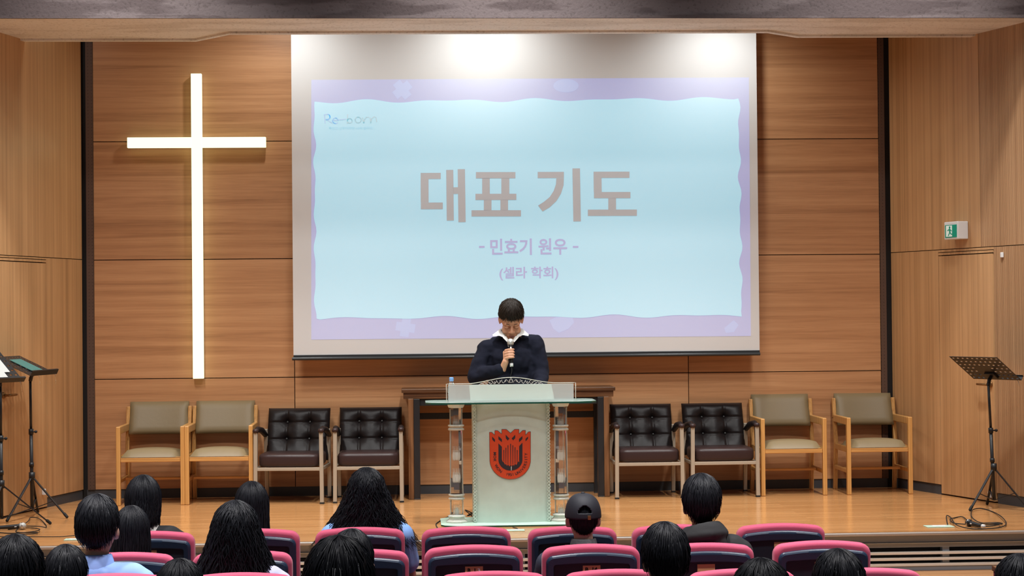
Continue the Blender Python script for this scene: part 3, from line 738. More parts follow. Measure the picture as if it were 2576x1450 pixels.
# clear columns
def column(px):
    c = at(px, 1165, LY); X, Y = c.x, LY
    o_ = []
    H = tz-.012
    def z_at(y): return at(px, y, LY).z
    zr1, zr2 = z_at(1076), z_at(1250)
    seg = [(.030, zr2-.02, .056, .050), (zr2+.02, zr1-.02, .056, .047), (zr1+.02, H-.035, .047, .052)]
    m = MB(); ph = math.pi/8
    for z0, z1, r0, r1 in ((.07, zr2-.022, .052, .050), (zr2+.022, zr1-.022, .056, .046), (zr1+.022, H-.032, .046, .054)):
        m.lathe([(r0, z0), ((r0+r1)/2, (z0+z1)/2), (r1, z1)], (X, Y, 0), 8, phase=ph)
    col = m.build('column', ['acrylic'], lec)
    for zc in (zr1, zr2): m = MB(); m.lathe([(.044, -.022), (.060, -.020), (.062, -.012), (.050, 0), (.062, .012), (.060, .020), (.044, .022)], (X, Y, zc), 16); m.build('column_ring', ['acrylic_white'], col)
    m = MB(); m.lathe([(.052, H-.032), (.062, H-.028), (.072, H-.002), (.06, H)], (X, Y, 0), 8, phase=ph); m.build('column_capital', ['acrylic_white'], col); m = MB()
    m.lathe([(.085, .0122), (.085, .024), (.066, .034), (.060, .049), (.072, .062), (.052, .072)], (X, Y, 0), 8, phase=ph)
    m.build('column_foot', ['acrylic_white'], col)
    m = MB()                                                          # etched tulip motifs inside
    for y_, s_ in ((1060, .8), (1140, 1.), (1196, 1.), (1282, .8)):
        z = z_at(y_)-.01
        for k_ in (-1, 0, 1):
            m.ell((X+k_*.012*s_, Y, z-.012*s_), (.009*s_, .004, .036*s_), nu=8, nv=8); m.tube([(X+k_*.011*s_, Y, z+.015*s_), (X+k_*.014*s_, Y, z+.062*s_)], [.0035, .0012], 5)
        m.box((X, Y, z+.026*s_), (.038*s_, .004, .004))
    m.build('etched_motif', ['etched'], col, smooth=True)
    m = MB()
    for sx in (-1, 1): m.bar((X+sx*.046, Y-.012, .08), (X+sx*.043, Y-.012, H-.04), .010, .010)
    m.build('frosted_edge', ['acrylic_white'], col)
for px in (1148, 1411): column(px)
# upright glass at the front edge of the top with an arched clear crest
UY = -2.44
ux0, ux1 = at(1123, 990, UY).x, at(1448, 990, UY).x; uz1 = at(1290, 967, UY).z; uzt = at(1285, 950, UY).z
mb = MB(); mb.box(((ux0+ux1)/2, UY, (tz+uz1)/2), (ux1-ux0-.03, .010, uz1-tz-.002)); mb.build('frosted_upright', ['frosted_upright'], lec, bevel=.002)
mb = MB(); top = []
for i in range(41):
    u = i/40*2-1; h = .5*(1+math.cos(math.pi*min(1, abs(u)/.72))); top.append((ux0+(ux1-ux0)*i/40, uz1+.006+(uzt-uz1-.006)*h))
mb.tube([(ux0, UY-.002, tz+.002)]+[(x, UY-.002, z) for x, z in top]+[(ux1, UY-.002, tz+.002)], .0032, 6); mb.build('crest_edge', ['acrylic_white'], lec, smooth=True)
mb = MB()
for a, b in zip(top[:-1], top[1:]): mb.hexa([(a[0], UY, uz1), (b[0], UY, uz1), (b[0], UY+.008, uz1), (a[0], UY+.008, uz1)], [(a[0], UY, a[1]), (b[0], UY, b[1]), (b[0], UY+.008, b[1]), (a[0], UY+.008, a[1])])
bm_ = mb.build('clear_crest', ['glass_clear'], lec)
mb = MB(); uc = (ux0+ux1)/2; rnd = random.Random(5)
zc = uz1+.022
for s_ in (-1, 1):
    for k, (d0, amp) in enumerate(((.045, .012), (.085, .013), (.125, .011), (.16, .009), (.19, .007), (.22, .006))):
        P = [(uc+s_*(d0-.02+.045*q), UY-.003, zc-.0006*k*6+amp*math.sin(q*6.3+k)) for q in np.linspace(0, 1, 14)]; mb.tube(P, .0018, 5)
        cc = (uc+s_*d0, zc-.004*k+.004); mb.tube([(cc[0]+amp*.7*a*math.cos(a*5)*s_, UY-.003, cc[1]+amp*.7*a*math.sin(a*5)) for a in np.linspace(.2, 1, 12)], .0016, 5)
mb.tube([(uc-.022, UY-.003, zc-.008), (uc, UY-.003, zc+.026), (uc+.022, UY-.003, zc-.008), (uc-.022, UY-.003, zc-.008)], .002, 5)
mb.tube([(uc+.012*math.cos(a), UY-.003, zc+.001+.010*math.sin(a)) for a in np.linspace(0, 6.28, 14)], .0016, 5)
mb.build('etched_scroll', ['scroll_white'], lec, smooth=True)
mb = MB(); q0, q1 = at(1182, 985, -2.25).x, at(1392, 985, -2.25).x
mb.hexa([(q0, -2.36, tz+.012), (q1, -2.36, tz+.012), (q1, -2.35, tz+.006), (q0, -2.35, tz+.006)], [(q0, -2.06, tz+.118), (q1, -2.06, tz+.118), (q1, -2.05, tz+.110), (q0, -2.05, tz+.110)]); mb.build('reading_board', ['board_green'], lec, bevel=.004)
for q in (q0+.08, q1-.08):
    mb = MB(); mb.tube([(q, -2.12, tz), (q, -2.12, tz+.09)], .012, 12); mb.build('board_support', ['chrome'], lec, smooth=True)
# emblem, laid on the bowed front of the panel
EZ = 4.8333
def ep(x, y, off):
    p = at(1090+x/EZ, 1040+y/EZ, -2.38); return Vector((p.x, panel_y(p.x)-off, p.z))
def arcpts(cx, cy, r, a0, a1, n, ry=None): return [(cx+r*math.cos(math.radians(a)), cy+(ry or r)*math.sin(math.radians(a))) for a in np.linspace(a0, a1, n)]
out = [(683, 234), (712, 234), (748, 268), (748, 212), (782, 212), (832, 254), (832, 197), (888, 197), (938, 243), (988, 197), (1042, 197), (1042, 252), (1087, 210), (1122, 209), (1122, 268), (1158, 227), (1184, 226), (1184, 565)]+arcpts(936, 565, 249, 0, 180, 40, 240)[1:-1]+[(687, 565)]
def curved_poly(mb, pts, off, mat=0):
    """polygon draped over the bowed panel: cut into vertical strips first"""
    bm = bmesh.new(); bv = [bm.verts.new((x, y, 0)) for x, y in pts]
    for tri in tessellate_polygon([[Vector((x, y, 0)) for x, y in pts]]): bm.faces.new([bv[q] for q in tri])
    for xc in np.arange(690, 1190, 25):
        bmesh.ops.bisect_plane(bm, geom=bm.verts[:]+bm.edges[:]+bm.faces[:], plane_co=(xc, 0, 0), plane_no=(1, 0, 0))
    bm.verts.index_update(); mb.add([ep(v.co.x, v.co.y, off) for v in bm.verts], [tuple(v.index for v in f.verts) for f in bm.faces], mat); bm.free()
mb = MB(); curved_poly(mb, out, .0025); emb = mb.build('emblem', ['emblem_red'], lec); emb['label'] = 'red-orange shield emblem with crown points'
mb = MB()
for d in ([(716, 286), (750, 322), (750, 356), (718, 322)], [(792, 280), (834, 318), (834, 354), (792, 318)], [(880, 262), (926, 310), (904, 332), (882, 306)], [(996, 262), (952, 308), (972, 330), (996, 304)], [(1084, 278), (1084, 316), (1042, 354), (1042, 314)], [(1154, 284), (1152, 312), (1122, 346), (1122, 314)]): curved_poly(mb, d, .004)
tips = [(1048, 596), (1034, 585), (1020, 612), (1008, 632), (994, 615), (980, 642), (967, 625), (953, 648), (940, 628), (926, 648), (908, 625), (896, 642), (883, 615), (872, 628), (858, 598), (846, 606)]
uo = [(792, 368), (834, 410), (834, 566)]+[(846, 594)]+list(reversed(tips))[1:]+[(1044, 566), (1044, 402), (1084, 358), (1084, 565)]+arcpts(938, 565, 146, 0, 180, 30, 133)[1:-1]+[(792, 565)]
curved_poly(mb, uo, .004)
for x, y0, y1 in ((858, 445, 592), (883, 418, 610), (908, 388, 622), (940, 370, 628), (967, 388, 622), (994, 412, 612), (1020, 445, 604)): curved_poly(mb, [(x-5, y0+6), (x, y0), (x+5, y0+6), (x+3, y1), (x-3, y1)], .004)
for i in range(len(out)):                                              # dark outline of the shield
    a, b = out[i], out[(i+1) % len(out)]
    mb.tube([ep(*a, .003), ep(*b, .003)], .0012, 5)
mb.build('emblem_mark', ['emblem_dark'], emb)
mb = MB(); curved_poly(mb, [(945, 648), (952, 650), (950, 698), (945, 697)], .0055); mb.build('emblem_slit', ['etched'], emb)
# lettering round the shield
mb = MB(); Rb = 206
def path(s):
    if s < 95: return (732, 470+s), math.radians(-90)
    s2 = s-95; la = math.pi*Rb
    if s2 < la:
        a = math.pi-s2/Rb; return (938+Rb*math.cos(a), 565+Rb*.965*math.sin(a)), a-math.pi/2+0.0-math.pi/2*0
    return (1144, 565-(s2-la)), math.radians(90)
def letter(chs, s, wide=.030):
    (x, y), _ = path(s); (x2, y2), _ = path(s+2.); tx, ty = x2-x, y2-y; L_ = math.hypot(tx, ty); tx, ty = tx/L_, ty/L_; nx_, ny_ = ty, -tx     # inward normal (up of the letter)
    vs, fs = text_verts(chs, 48, .6)
    mb.add([ep(x+tx*v[0]+nx_*v[1], y+ty*v[0]+ny_*v[1], .0045) for v in vs], fs)
for word, s0, dl in (('MOK', 22, 42), ('WON', 190, 44), ('1951', 372, 27), ('UNIVERSITY', 498, 36)):
    s = s0
    for c in word: letter(c, s); s += dl*(.8 if c == 'I' else 1.)
mb.build('emblem_lettering', ['emblem_dark'], emb)

# bottle of water standing on the lectern top
bp_ = at(1136, 1003, -2.30); bzt = at(1136, 950, -2.30).z; H = bzt-tz
bt = thing('water_bottle', 'small clear plastic water bottle with a light blue cap on the lectern', 'bottle', (bp_.x, -2.30, tz))
mb = MB(); mb.lathe([(.0, 0), (.026, .001), (.029, .006), (.029, H*.30), (.027, H*.34), (.029, H*.38), (.029, H*.60), (.020, H*.74), (.012, H*.83), (.012, H*.86)], (bp_.x, -2.30, tz+.001), 20, cap=False); mb.build('bottle_body', ['bottle'], bt, smooth=True)
mb = MB(); mb.lathe([(.0, H*.84), (.0165, H*.84), (.0165, H*.97), (.014, H), (.0, H)], (bp_.x, -2.30, tz+.001), 18); mb.build('cap', ['cap_blue'], bt)

# ------------------------------------------------------------------ music stands, papers, microphones, cables
def music_stand(label, base, pole_top, W, Hh, desk_c, feet, holes, grp='music stands on the stage'):
    t = thing('music_stand', label, 'music stand', base, grp)
    b = Vector(base); W = Vector(W); Hh = Vector(Hh); c = Vector(desk_c); pt = Vector(pole_top)
    hub = b+Vector((0, 0, .33)); low = b+Vector((0, 0, .07))
    m = MB(); m.tube([low, low+(pt-b)*.55], .014, 12); m.tube([low+(pt-b)*.55, pt], .0105, 12); p_ = m.build('pole', ['black_metal'], t, smooth=True)
    m = MB(); m.tube([hub-Vector((0, 0, .03)), hub+Vector((0, 0, .03))], .024, 14); m.tube([low+(pt-b)*.53, low+(pt-b)*.57], .019, 12); m.tube([low+(pt-b)*.3, low+(pt-b)*.33], .019, 12); m.build('collar', ['black_plastic'], t, smooth=True)
    m = MB(); k0 = low+(pt-b)*.55; m.tube([k0, k0+Vector((.035, -.01, 0))], .006, 8); m.ell(k0+Vector((.04, -.01, 0)), (.012, .012, .012)); m.build('knob', ['black_plastic'], t, smooth=True)
    for f in feet:
        f = Vector(f); m = MB(); m.bar(hub+(f-hub)*.03, f+Vector((0, 0, .012)), .019, .010); lg = m.build('leg', ['black_metal'], t, bevel=.002)
        mid = hub+(f-hub)*.6; m = MB(); m.bar(low, mid, .014, .006); m.build('brace', ['black_metal'], t)
        m = MB(); m.cap(f+Vector((0, 0, .014))-(f-hub).normalized()*.03, f+Vector((0, 0, .014)), .012, .012); m.build('rubber_foot', ['rubber'], lg, smooth=True)
    nrm = W.cross(Hh).normalized(); nrm = nrm if nrm.z > 0 else -nrm; u, v = W.normalized(), Hh.normalized(); lw, lh = W.length, Hh.length
    o0 = c-W/2-Hh/2
    m = MB(); nu, nv = 10, 7                                           # perforated desk: strips between slots
    def bx(u0, u1, v0, v1):
        q = [o0+u*a+v*b2 for a, b2 in ((u0, v0), (u1, v0), (u1, v1), (u0, v1))]; m.hexa(q, [p-nrm*.003 for p in q])
    du, dv = lw/nu, lh/nv; sl = .52
    for j in range(nv+1):
        y0 = 0 if j == 0 else (j-.5)*dv+dv*.16+dv*.0; y1 = lh if j == nv else (j+.5)*dv-dv*.16
        y0 = 0 if j == 0 else (j)*dv-dv*.34; y1 = (j)*dv+dv*.34 if j < nv else lh
        bx(0, lw, max(0, y0), min(lh, y1))
    for j in range(nv):
        for i in range(nu):
            x0 = i*du
            if holes == 'mid' and 3 <= i <= 5 and j >= 3: bx(x0, x0+du, j*dv+dv*.34, j*dv+dv*.66)
            else: bx(x0, x0+du*.26, j*dv+dv*.34, j*dv+dv*.66); bx(x0+du*.74, x0+du, j*dv+dv*.34, j*dv+dv*.66)
    m.build('desk', ['black_metal'], t)
    m = MB(); e0, e1 = o0+Hh-u*.0, o0+Hh+W; m.bar(e0+nrm*.018, e1+nrm*.018, .042, .003, ref=tuple(v)); m.bar(e0+nrm*.038-v*.006, e1+nrm*.038-v*.006, .003, .012, ref=tuple(v)); m.build('lip', ['black_metal'], t)
    m = MB(); br = c+Hh*.28-nrm*.012; m.bar(br-u*.05, br+u*.05, .016, .07, ref=tuple(v)); m.tube([br-nrm*.01, pt+(br-pt)*.3, pt-Vector((0, 0, .03))], .015, 10); m.build('bracket', ['black_plastic'], t, bevel=.003)
    m = MB()
    for s_ in (.30, .92):
        a = o0+Hh+W*s_; m.tube([a, a+u*.01+Vector((0, 0, -.02)), a+u*.02+Vector((0, 0, -.08))], .002, 6)
    m.build('page_clip', ['chrome'], t, smooth=True)
    return t, o0, W, Hh, nrm
def stand(label, pole_px, pole_y, Y, W, H, desk_px, feet_off, holes=None):
    top = at(*pole_px, Y); base = Vector((at(pole_px[0]+pole_y[1], pole_y[0], Y).x, Y, 0))
    c = sum((at(x, y, Y) for x, y in desk_px), Vector())/len(desk_px)
    return music_stand(label, base, top, W, H, c, [base+Vector(f) for f in feet_off], holes)
_s3 = stand('black perforated music stand standing before the door with the exit sign', (2486, 962), (1270, 15), -1.86, (.25, -.42, 0), (.24, .143, -.185), [(2389, 896), (2501, 899), (2571, 957), (2451, 954)], [(-.24, -.15, 0), (.03, .27, 0), (.22, -.16, 0)], 'mid')
_s2 = stand('black music stand with a teal sheet on its desk, near the wooden wall', (76, 950), (1298, 5), -1.42, (.115, .45, 0), (.312, -.080, -.146), [(-10, 897), (48, 894), (141, 938), (72, 951)], [(.29, -.10, 0), (-.13, -.30, 0), (-.02, .32, 0)])
_s1 = stand('black music stand holding white papers, cut off by the picture edge', (1, 962), (1325, 3), -2.1, (.30, .37, 0), (.23, -.187, -.235), [(-117, 892), (-14, 880), (45, 953), (-58, 966)], [(.33, .16, 0), (-.05, -.34, 0), (-.14, .26, 0)])
def sheet(name, label, st, u0, u1, v0, v1, mat, th=.003, lines=False):
    _, o0, W, H, n = st; P = lambda a, b: o0+W*a+H*b+n*.006
    m = MB(); m.poly([P(u0, v0), P(u1, v0), P(u1, v1), P(u0, v1)], n*th); o = tag(m.build(name, [mat]), label, 'paper'); return o
sheet('sheet_music', 'teal sheet lying on the music stand with the teal page', _s2, .30, .72, .22, .97, 'paper_teal')
sheet('sheet_music', 'white printed page on the music stand at the picture edge, lower one', _s1, .45, .74, .42, 1.0, 'paper_white')
sheet('sheet_music', 'white printed page tucked under another on the music stand at the edge', _s1, .64, .86, .30, .72, 'paper_white', .0015)

def microphone(name, label, head, tail, cat='microphone', mesh='mesh_silver'):
    h, tl_ = Vector(head), Vector(tail); d = (tl_-h).normalized(); t = thing(name, label, cat, tuple(tl_))
    L_ = (tl_-h).length
    m = MB(); m.tube([h-d*.026, h-d*.022, h-d*.012, h, h+d*.014, h+d*.024], [.006, .016, .0245, .027, .0255, .020], 20); g_ = m.build('grille', [mesh], t, smooth=True)
    m = MB(); m.tube([h-d*-.0+d*.004-d*.003, h+d*.004+d*.003], .0278, 20); m.build('grille_band', ['chrome'], g_, smooth=True)
    m = MB(); m.tube([h+d*.024, h+d*.034, h+d*(L_*.95), h+d*L_], [.019, .0175, .0125, .011], 16); bd = m.build('handle', ['black_plastic'], t, smooth=True)
    m = MB(); m.tube([h+d*(L_-.022), h+d*(L_+.002)], .0135, 16); m.build('tail_ring', ['white_plastic'], t, smooth=True)
    sw = h+d*.05; m = MB(); s_ = Vector((0, -1, 0)); s_ = (s_-d*s_.dot(d)).normalized(); m.bar(sw+s_*.017-d*.008, sw+s_*.017+d*.008, .011, .006); m.build('switch', ['white_plastic'], t)
    return t
def cable(name, label, pts, r=.0035, cat='cable', n=6, cyc=1):
    pts = [Vector(p) for p in pts]; P = []
    for i in range(len(pts)-1):
        p0, p1, p2, p3 = pts[max(i-1, 0)], pts[i], pts[i+1], pts[min(i+2, len(pts)-1)]
        for k in range(8):
            q = k/8; P.append(.5*((2*p1)+(-p0+p2)*q+(2*p0-5*p1+4*p2-p3)*q*q+(-p0+3*p1-3*p2+p3)*q**3))
    P.append(pts[-1]); m = MB(); m.tube(P, r, n); return tag(m.build(name, ['rubber'], smooth=True), label, cat)
def fpts(px, z=.005): return [on_floor(x, y, z) for x, y in px]
hb = on_floor(57, 1324, .027); microphone('microphone', 'silver-headed microphone lying on the floor below the music stands', hb, hb+Vector((-.20, -.03, -.008)))
loop = fpts([(20, 1332), (70, 1330), (100, 1336), (80, 1344), (20, 1342), (-30, 1336), (10, 1328), (90, 1330), (117, 1326), (100, 1308), (78, 1306), (70, 1318), (40, 1338), (95, 1342), (60, 1348), (-20, 1345)])
for i, p in enumerate(loop): p.z = .004+.0055*(i % 4)
cable('microphone_cable', 'black cable heaped round the silver-headed floor microphone', loop)
cable('stage_cable', 'thin black cable running straight along the stage edge', fpts([(-40, 1351), (60, 1351), (140, 1351), (178, 1349), (215, 1344)]), .003)
hb = on_floor(2437, 1316, .027); microphone('microphone', 'black-headed microphone lying in a coil of cable on the stage floor', hb, hb+Vector((.06, -.17, -.008)), mesh='black_metal')
loop = fpts([(2384, 1322), (2381, 1300), (2392, 1306), (2408, 1327), (2450, 1331), (2510, 1330), (2531, 1322), (2520, 1306), (2495, 1287), (2466, 1281), (2445, 1288), (2446, 1308), (2470, 1316), (2510, 1317), (2520, 1322), (2480, 1326), (2455, 1322), (2480, 1318), (2515, 1322), (2500, 1328), (2465, 1326), (2440, 1322), (2400, 1320), (2390, 1312), (2402, 1303), (2420, 1302), (2432, 1312), (2442, 1324)])
for i, p in enumerate(loop): p.z = .004+.005*(i % 4)
cable('microphone_cable', 'black cable coiled round the black-headed floor microphone', loop, .004)
def floor_box(label, px, py, w, d):
    c = on_floor(px, py); t = thing('floor_socket', label, 'floor socket', (c.x, c.y, 0), 'floor sockets on the stage')
    m = MB(); m.box((c.x, c.y, .003), (w, d, .006)); m.build('cover', ['board_green'], t, bevel=.002)
    m = MB(); m.box((c.x, c.y, .0075), (w*.5, d*.5, .003)); m.build('flap', ['white_plastic'], t, bevel=.001)
floor_box('pale floor socket cover beside the coiled cable', 2362, 1326, .20, .12); floor_box('pale floor socket cover in front of the lectern', 1297, 1336, .13, .09); floor_box('pale floor socket cover beside the thin straight cable', 186, 1359, .13, .09)
cable('lectern_cable', 'black cables tangled behind the lectern column near the wavy-haired woman', [at(1192, 1288, -1.93), at(1176, 1298, -1.90), at(1188, 1293, -1.88), at(1170, 1284, -1.9), at(1190, 1303, -1.92), at(1165, 1302, -1.9), at(1150, 1296, -1.88), at(1120, 1304, -1.92)]+fpts([(1100, 1316), (1097, 1322), (1104, 1334)]), .004)
cable('lectern_cable', 'short black cable end leaving the front of the lectern base', fpts([(1290, 1327), (1300, 1330), (1306, 1335)]), .003)

# ------------------------------------------------------------------ people
def hair_mesh(style, seed, k=1., fwd=1):
    """hair in head space, face towards +Y (fwd=1): under-shell and a few hundred tapering locks from the crown"""
    rnd = random.Random(seed); m = MB()
    rxh, ryh, rzh = .077*k, .099*k, .112*k
    S = dict(short=dict(back=142, side=88, front=62, hang=0, vol=.018, wave=.004), full=dict(back=140, side=90, front=66, hang=0, vol=.026, wave=.006),
             fringe=dict(back=112, side=86, front=80, hang=0, vol=.021, wave=.007), crop=dict(back=138, side=90, front=58, hang=0, vol=.007, wave=.002),
             bob=dict(back=96, side=96, front=60, hang=.150, vol=.016, wave=.003, flare=-.10), straight=dict(back=96, side=96, front=60, hang=.32, vol=.015, wave=.003, flare=.10),
             wavy=dict(back=92, side=92, front=60, hang=.28, vol=.018, wave=.017, flare=1.75), wavy2=dict(back=92, side=92, front=60, hang=.33, vol=.018, wave=.014, flare=1.5), nape=dict(back=142, side=94, front=70, hang=0, vol=.001, wave=.001))[style]
    def end_angle(ph):                                               # ph = 0 at the back, pi at the front
        c = math.cos(ph)
        return S['side']+(S['back']-S['side'])*max(0, c)**1.3 if c > 0 else S['side']+(S['front']-S['side'])*(-c)**1.2
    tilt = math.radians(14)
    def P(ph, deg, off):
        t = math.radians(deg); a = (rxh+off)*math.sin(t)*math.sin(ph), -(ryh+off)*math.sin(t)*math.cos(ph), (rzh+off)*math.cos(t)
        return Vector(a)
    def hanging(ph): return S['hang'] and math.cos(ph) > -.62
    def full_path(ph, off, n=12, le=0., rr=None):
        ea = end_angle(ph)+le; pts = []
        base = [P(ph, ea*i/7, off*(1 if hanging(ph) else 1-.6*i/7)+S['vol']*(1 if hanging(ph) else 1-.97*(i/7)**2.2)) for i in range(8)]
        pts = base
        if hanging(ph):
            e = base[-1]; L_ = S['hang']*(1+.05*le/10); out = Vector((e.x, e.y*.6, 0))
            for i in range(1, 10):
                q = i/9; fl = 1+S['flare']*q**1.15*(1+.03*le)
                pts.append(Vector((e.x*fl, e.y*(1+.15*q)-.012*q*(math.cos(ph) > 0), e.z-L_*q)))
        return pts
    n = 40; rows = None; vs = []; fs = []                              # under-shell
    paths = []
    for j in range(n): paths.append(full_path(2*math.pi*j/n, -.004))
    rowsN = 17 if S['hang'] else 8
    for pth in paths:
        q = pth+[pth[-1]]*(rowsN-len(pth)); vs += q[:rowsN]
    for j in range(n):
        for i in range(rowsN-1):
            a, b = j*rowsN+i, ((j+1) % n)*rowsN+i
            if hanging(2*math.pi*j/n) == hanging(2*math.pi*((j+1) % n)/n) or i < 7: fs.append((a, a+1, b+1, b))
    m.add(vs, fs)
    cnt = 1250 if S['hang'] else 1100
    for i in range(cnt):
        ph = rnd.uniform(0, 2*math.pi); le = rnd.uniform(-7, 5) if not S['hang'] else rnd.uniform(-12, 10); off = rnd.uniform(-.003, .007)
        pts = full_path(ph+rnd.uniform(-.05, .05), off, le=le)
        s0 = rnd.choice((0, 0, 1, 2, 3)); pts = pts[s0:]
        a1, a2 = rnd.uniform(0, 6.28), rnd.uniform(0, 6.28); w = S['wave']; k1 = rnd.uniform(.9, 1.5); out = []
        sw = rnd.uniform(-.10, .10)*(2.2 if style in ('fringe', 'full', 'short') else 1)
        for j, p in enumerate(pts):
            q = j/(len(pts)-1); amp = w*min(1, q*2.2); g_ = Vector((math.sin(k1*j+a1)*amp, math.cos(k1*j*.9+a2)*amp*.7, .0))
            tang = Vector((math.cos(ph), math.sin(ph), 0))*(sw*q*.16)
            out.append(p+g_+tang)
        r0 = rnd.uniform(.0018, .0038); rs = [r0*(.35+.65*min(1, 4*j/len(out)))*(1-(j/(len(out)-1))**3*.85) for j in range(len(out))]
        m.tube(out, rs, 3)
    return m
HC = Vector((0, 0, 1.115))
def seated_body():
    m = MB()
    m.ell((0, 0, .53), (.165, .13, .12)); m.ell((0, -.02, .66), (.145, .105, .16)); m.ell((0, -.025, .80), (.165, .115, .15)); m.cap((-.145, -.03, .905), (.145, -.03, .905), .058)
    m.ell((0, -.035, .925), (.10, .07, .06)); m.cap((0, -.035, .93), (0, -.01, 1.03), .054, .052)
    m.ell((0, -.005, 1.128), (.077, .096, .092)); m.ell((0, .03, 1.07), (.060, .065, .075)); m.cap((0, .092, 1.115), (0, .108, 1.085), .008, .013)
    m.ell((0, .092, 1.05), (.022, .012, .007)); m.ell((0, .075, 1.018), (.024, .022, .018))
    for s in (-1, 1):
        m.ell((s*.083, -.004, 1.098), (.012, .020, .032)); m.ell((s*.092, -.014, 1.104), (.006, .013, .027)); m.ell((s*.03, .082, 1.108), (.016, .010, .010)); m.ell((s*.034, .06, 1.07), (.03, .03, .03))
        m.cap((s*.19, -.03, .885), (s*.235, .06, .64), .050, .040); m.cap((s*.235, .06, .64), (s*.13, .28, .615), .038, .027); m.ell((s*.105, .33, .612), (.034, .048, .019))
        for i in range(4):
            x = s*(.125-.017*i); m.cap((x, .36, .615), (x-s*.008, .40, .608), .009, .0085); m.cap((x-s*.008, .40, .608), (x-s*.012, .425, .595), .0085, .0075)
        m.cap((s*.075, .325, .615), (s*.052, .365, .612), .011, .009)
        m.cap((s*.09, .03, .52), (s*.115, .44, .505), .085, .060); m.cap((s*.115, .44, .505), (s*.115, .45, .09), .058, .040); m.cap((s*.115, .43, .045), (s*.12, .58, .035), .038, .03)
    return remesh(m, .011, 3)
def seated_top(sleeve, grow=.014, neck=.062):
    m = MB(); g_ = grow
    m.ell((0, 0, .53), (.165+g_, .13+g_, .10)); m.ell((0, -.02, .66), (.148+g_, .108+g_, .16)); m.ell((0, -.025, .80), (.168+g_, .118+g_, .15)); m.cap((-.15, -.03, .905), (.15, -.03, .905), .06+g_)
    m.ell((0, -.035, .93), (.11+g_*.5, .075+g_, .062)); m.cap((0, -.035, .93), (0, -.03, .962), neck, neck)
    for s in (-1, 1):
        e, w = Vector((s*.235, .06, .64)), Vector((s*.13, .28, .615)); sh = Vector((s*.19, -.03, .885))
        if sleeve == 'long': m.cap(sh, e, .054+g_, .044+g_); m.cap(e, w, .043+g_, .030+g_)
        else: m.cap(sh, sh+(e-sh)*.62, .058+g_, .060+g_)
    return remesh(m, .011, 5)
def seated_trousers():
    m = MB()
    m.ell((0, .0, .52), (.175, .14, .11))
    for s in (-1, 1): m.cap((s*.09, .03, .52), (s*.115, .44, .507), .094, .068); m.cap((s*.115, .44, .507), (s*.115, .45, .11), .066, .052)
    return remesh(m, .013, 4)
BODY, TOPS, TROU = seated_body(), {s: seated_top(s) for s in ('long', 'short')}, seated_trousers()
mb = MB()
for s in (-1, 1): mb.ell((s*.117, .50, .045), (.046, .135, .044))
SHOES = mb.mesh('shoes')
mb = MB()
mb.cap((0, -.075, .965), (0, -.05, .985), .03, .028)
def share(name, me, mat, parent, bevel=0):
    o = bpy.data.objects.new(name, me); COL.objects.link(o); o.parent = parent
    if not me.materials: me.materials.append(M(mat))
    o.material_slots[0].link = 'OBJECT'; o.material_slots[0].material = M(mat)
    return o
def tube_ring(m, c, rx_, ry_, z0, z1, r0, lean=0.):
    n = 28; vs = []
    for k, (z, s_) in enumerate(((z0, 1.12), (z1, .96), (z1-.006, 1.06), (z0-.02, 1.30))):
        for j in range(n):
            a = 2*math.pi*j/n; vs.append((c[0]+rx_*s_*math.cos(a), c[1]+ry_*s_*math.sin(a), z-.012*max(0, math.sin(a))))
    fs = [(k*n+j, k*n+(j+1) % n, (k+1)*n+(j+1) % n, (k+1)*n+j) for k in range(3) for j in range(n)]
    m.add(vs, fs)
FLOOR = -.40
def audience(label, px, top, Y, style, top_mat, sleeve='long', seed=1, skin='skin_pale', hair='hair', extra=None, rz=0., hk=1.0):
    d = ray(px, top); p = at(px, top, Y); H = p.z-FLOOR; sc = H/1.243
    t = thing('person', label, 'person', (0, 0, 0), 'seated audience')
    share('body', BODY, skin, t)
    h = share('hair', hair_mesh(style, seed, hk).mesh('hair'), hair, t); h.location = HC+Vector((0, -.004, .012))
    h.data.polygons.foreach_set('use_smooth', [True]*len(h.data.polygons))
    share('top', TOPS[sleeve], top_mat, t); share('trousers', TROU, 'trousers', t); share('shoes', SHOES, 'shoe', t).data.polygons.foreach_set('use_smooth', [True]*len(SHOES.polygons))
    if extra: extra(t, top_mat)
    t.scale = (sc, sc, sc); t.location = (p.x, Y-.0, FLOOR); t.rotation_euler = (0, 0, rz)
    return t
def collar(t, mat):
    m = MB(); tube_ring(m, (0, -.026), .062, .066, .975, 1.018, .01); m.build('collar', [mat], t, smooth=True, local=True)
def white_collar(t, mat):
    m = MB(); tube_ring(m, (0, -.030), .078, .082, .965, 1.005, .01); m.build('collar', ['shirt_white'], t, smooth=True, local=True)
def hood(t, mat):
    m = MB()
    for (a, b, z, r) in ((.074, .072, 1.012, .022), (.088, .082, .995, .026), (.104, .096, .972, .028)):
        m.tube([(a*math.cos(q), -.045+b*math.sin(q)-(.03 if math.sin(q) < 0 else 0), z+.014*math.cos(q)+.016*max(0, -math.sin(q))-.03*max(0, math.sin(q))) for q in np.linspace(0, 6.283, 29)[:-1]], r, 10, closed=True)
    m.ell((.02, -.135, .94), (.10, .04, .06))
    me = remesh(m, .01, 5); link('hood', me, [mat], t, local=True)
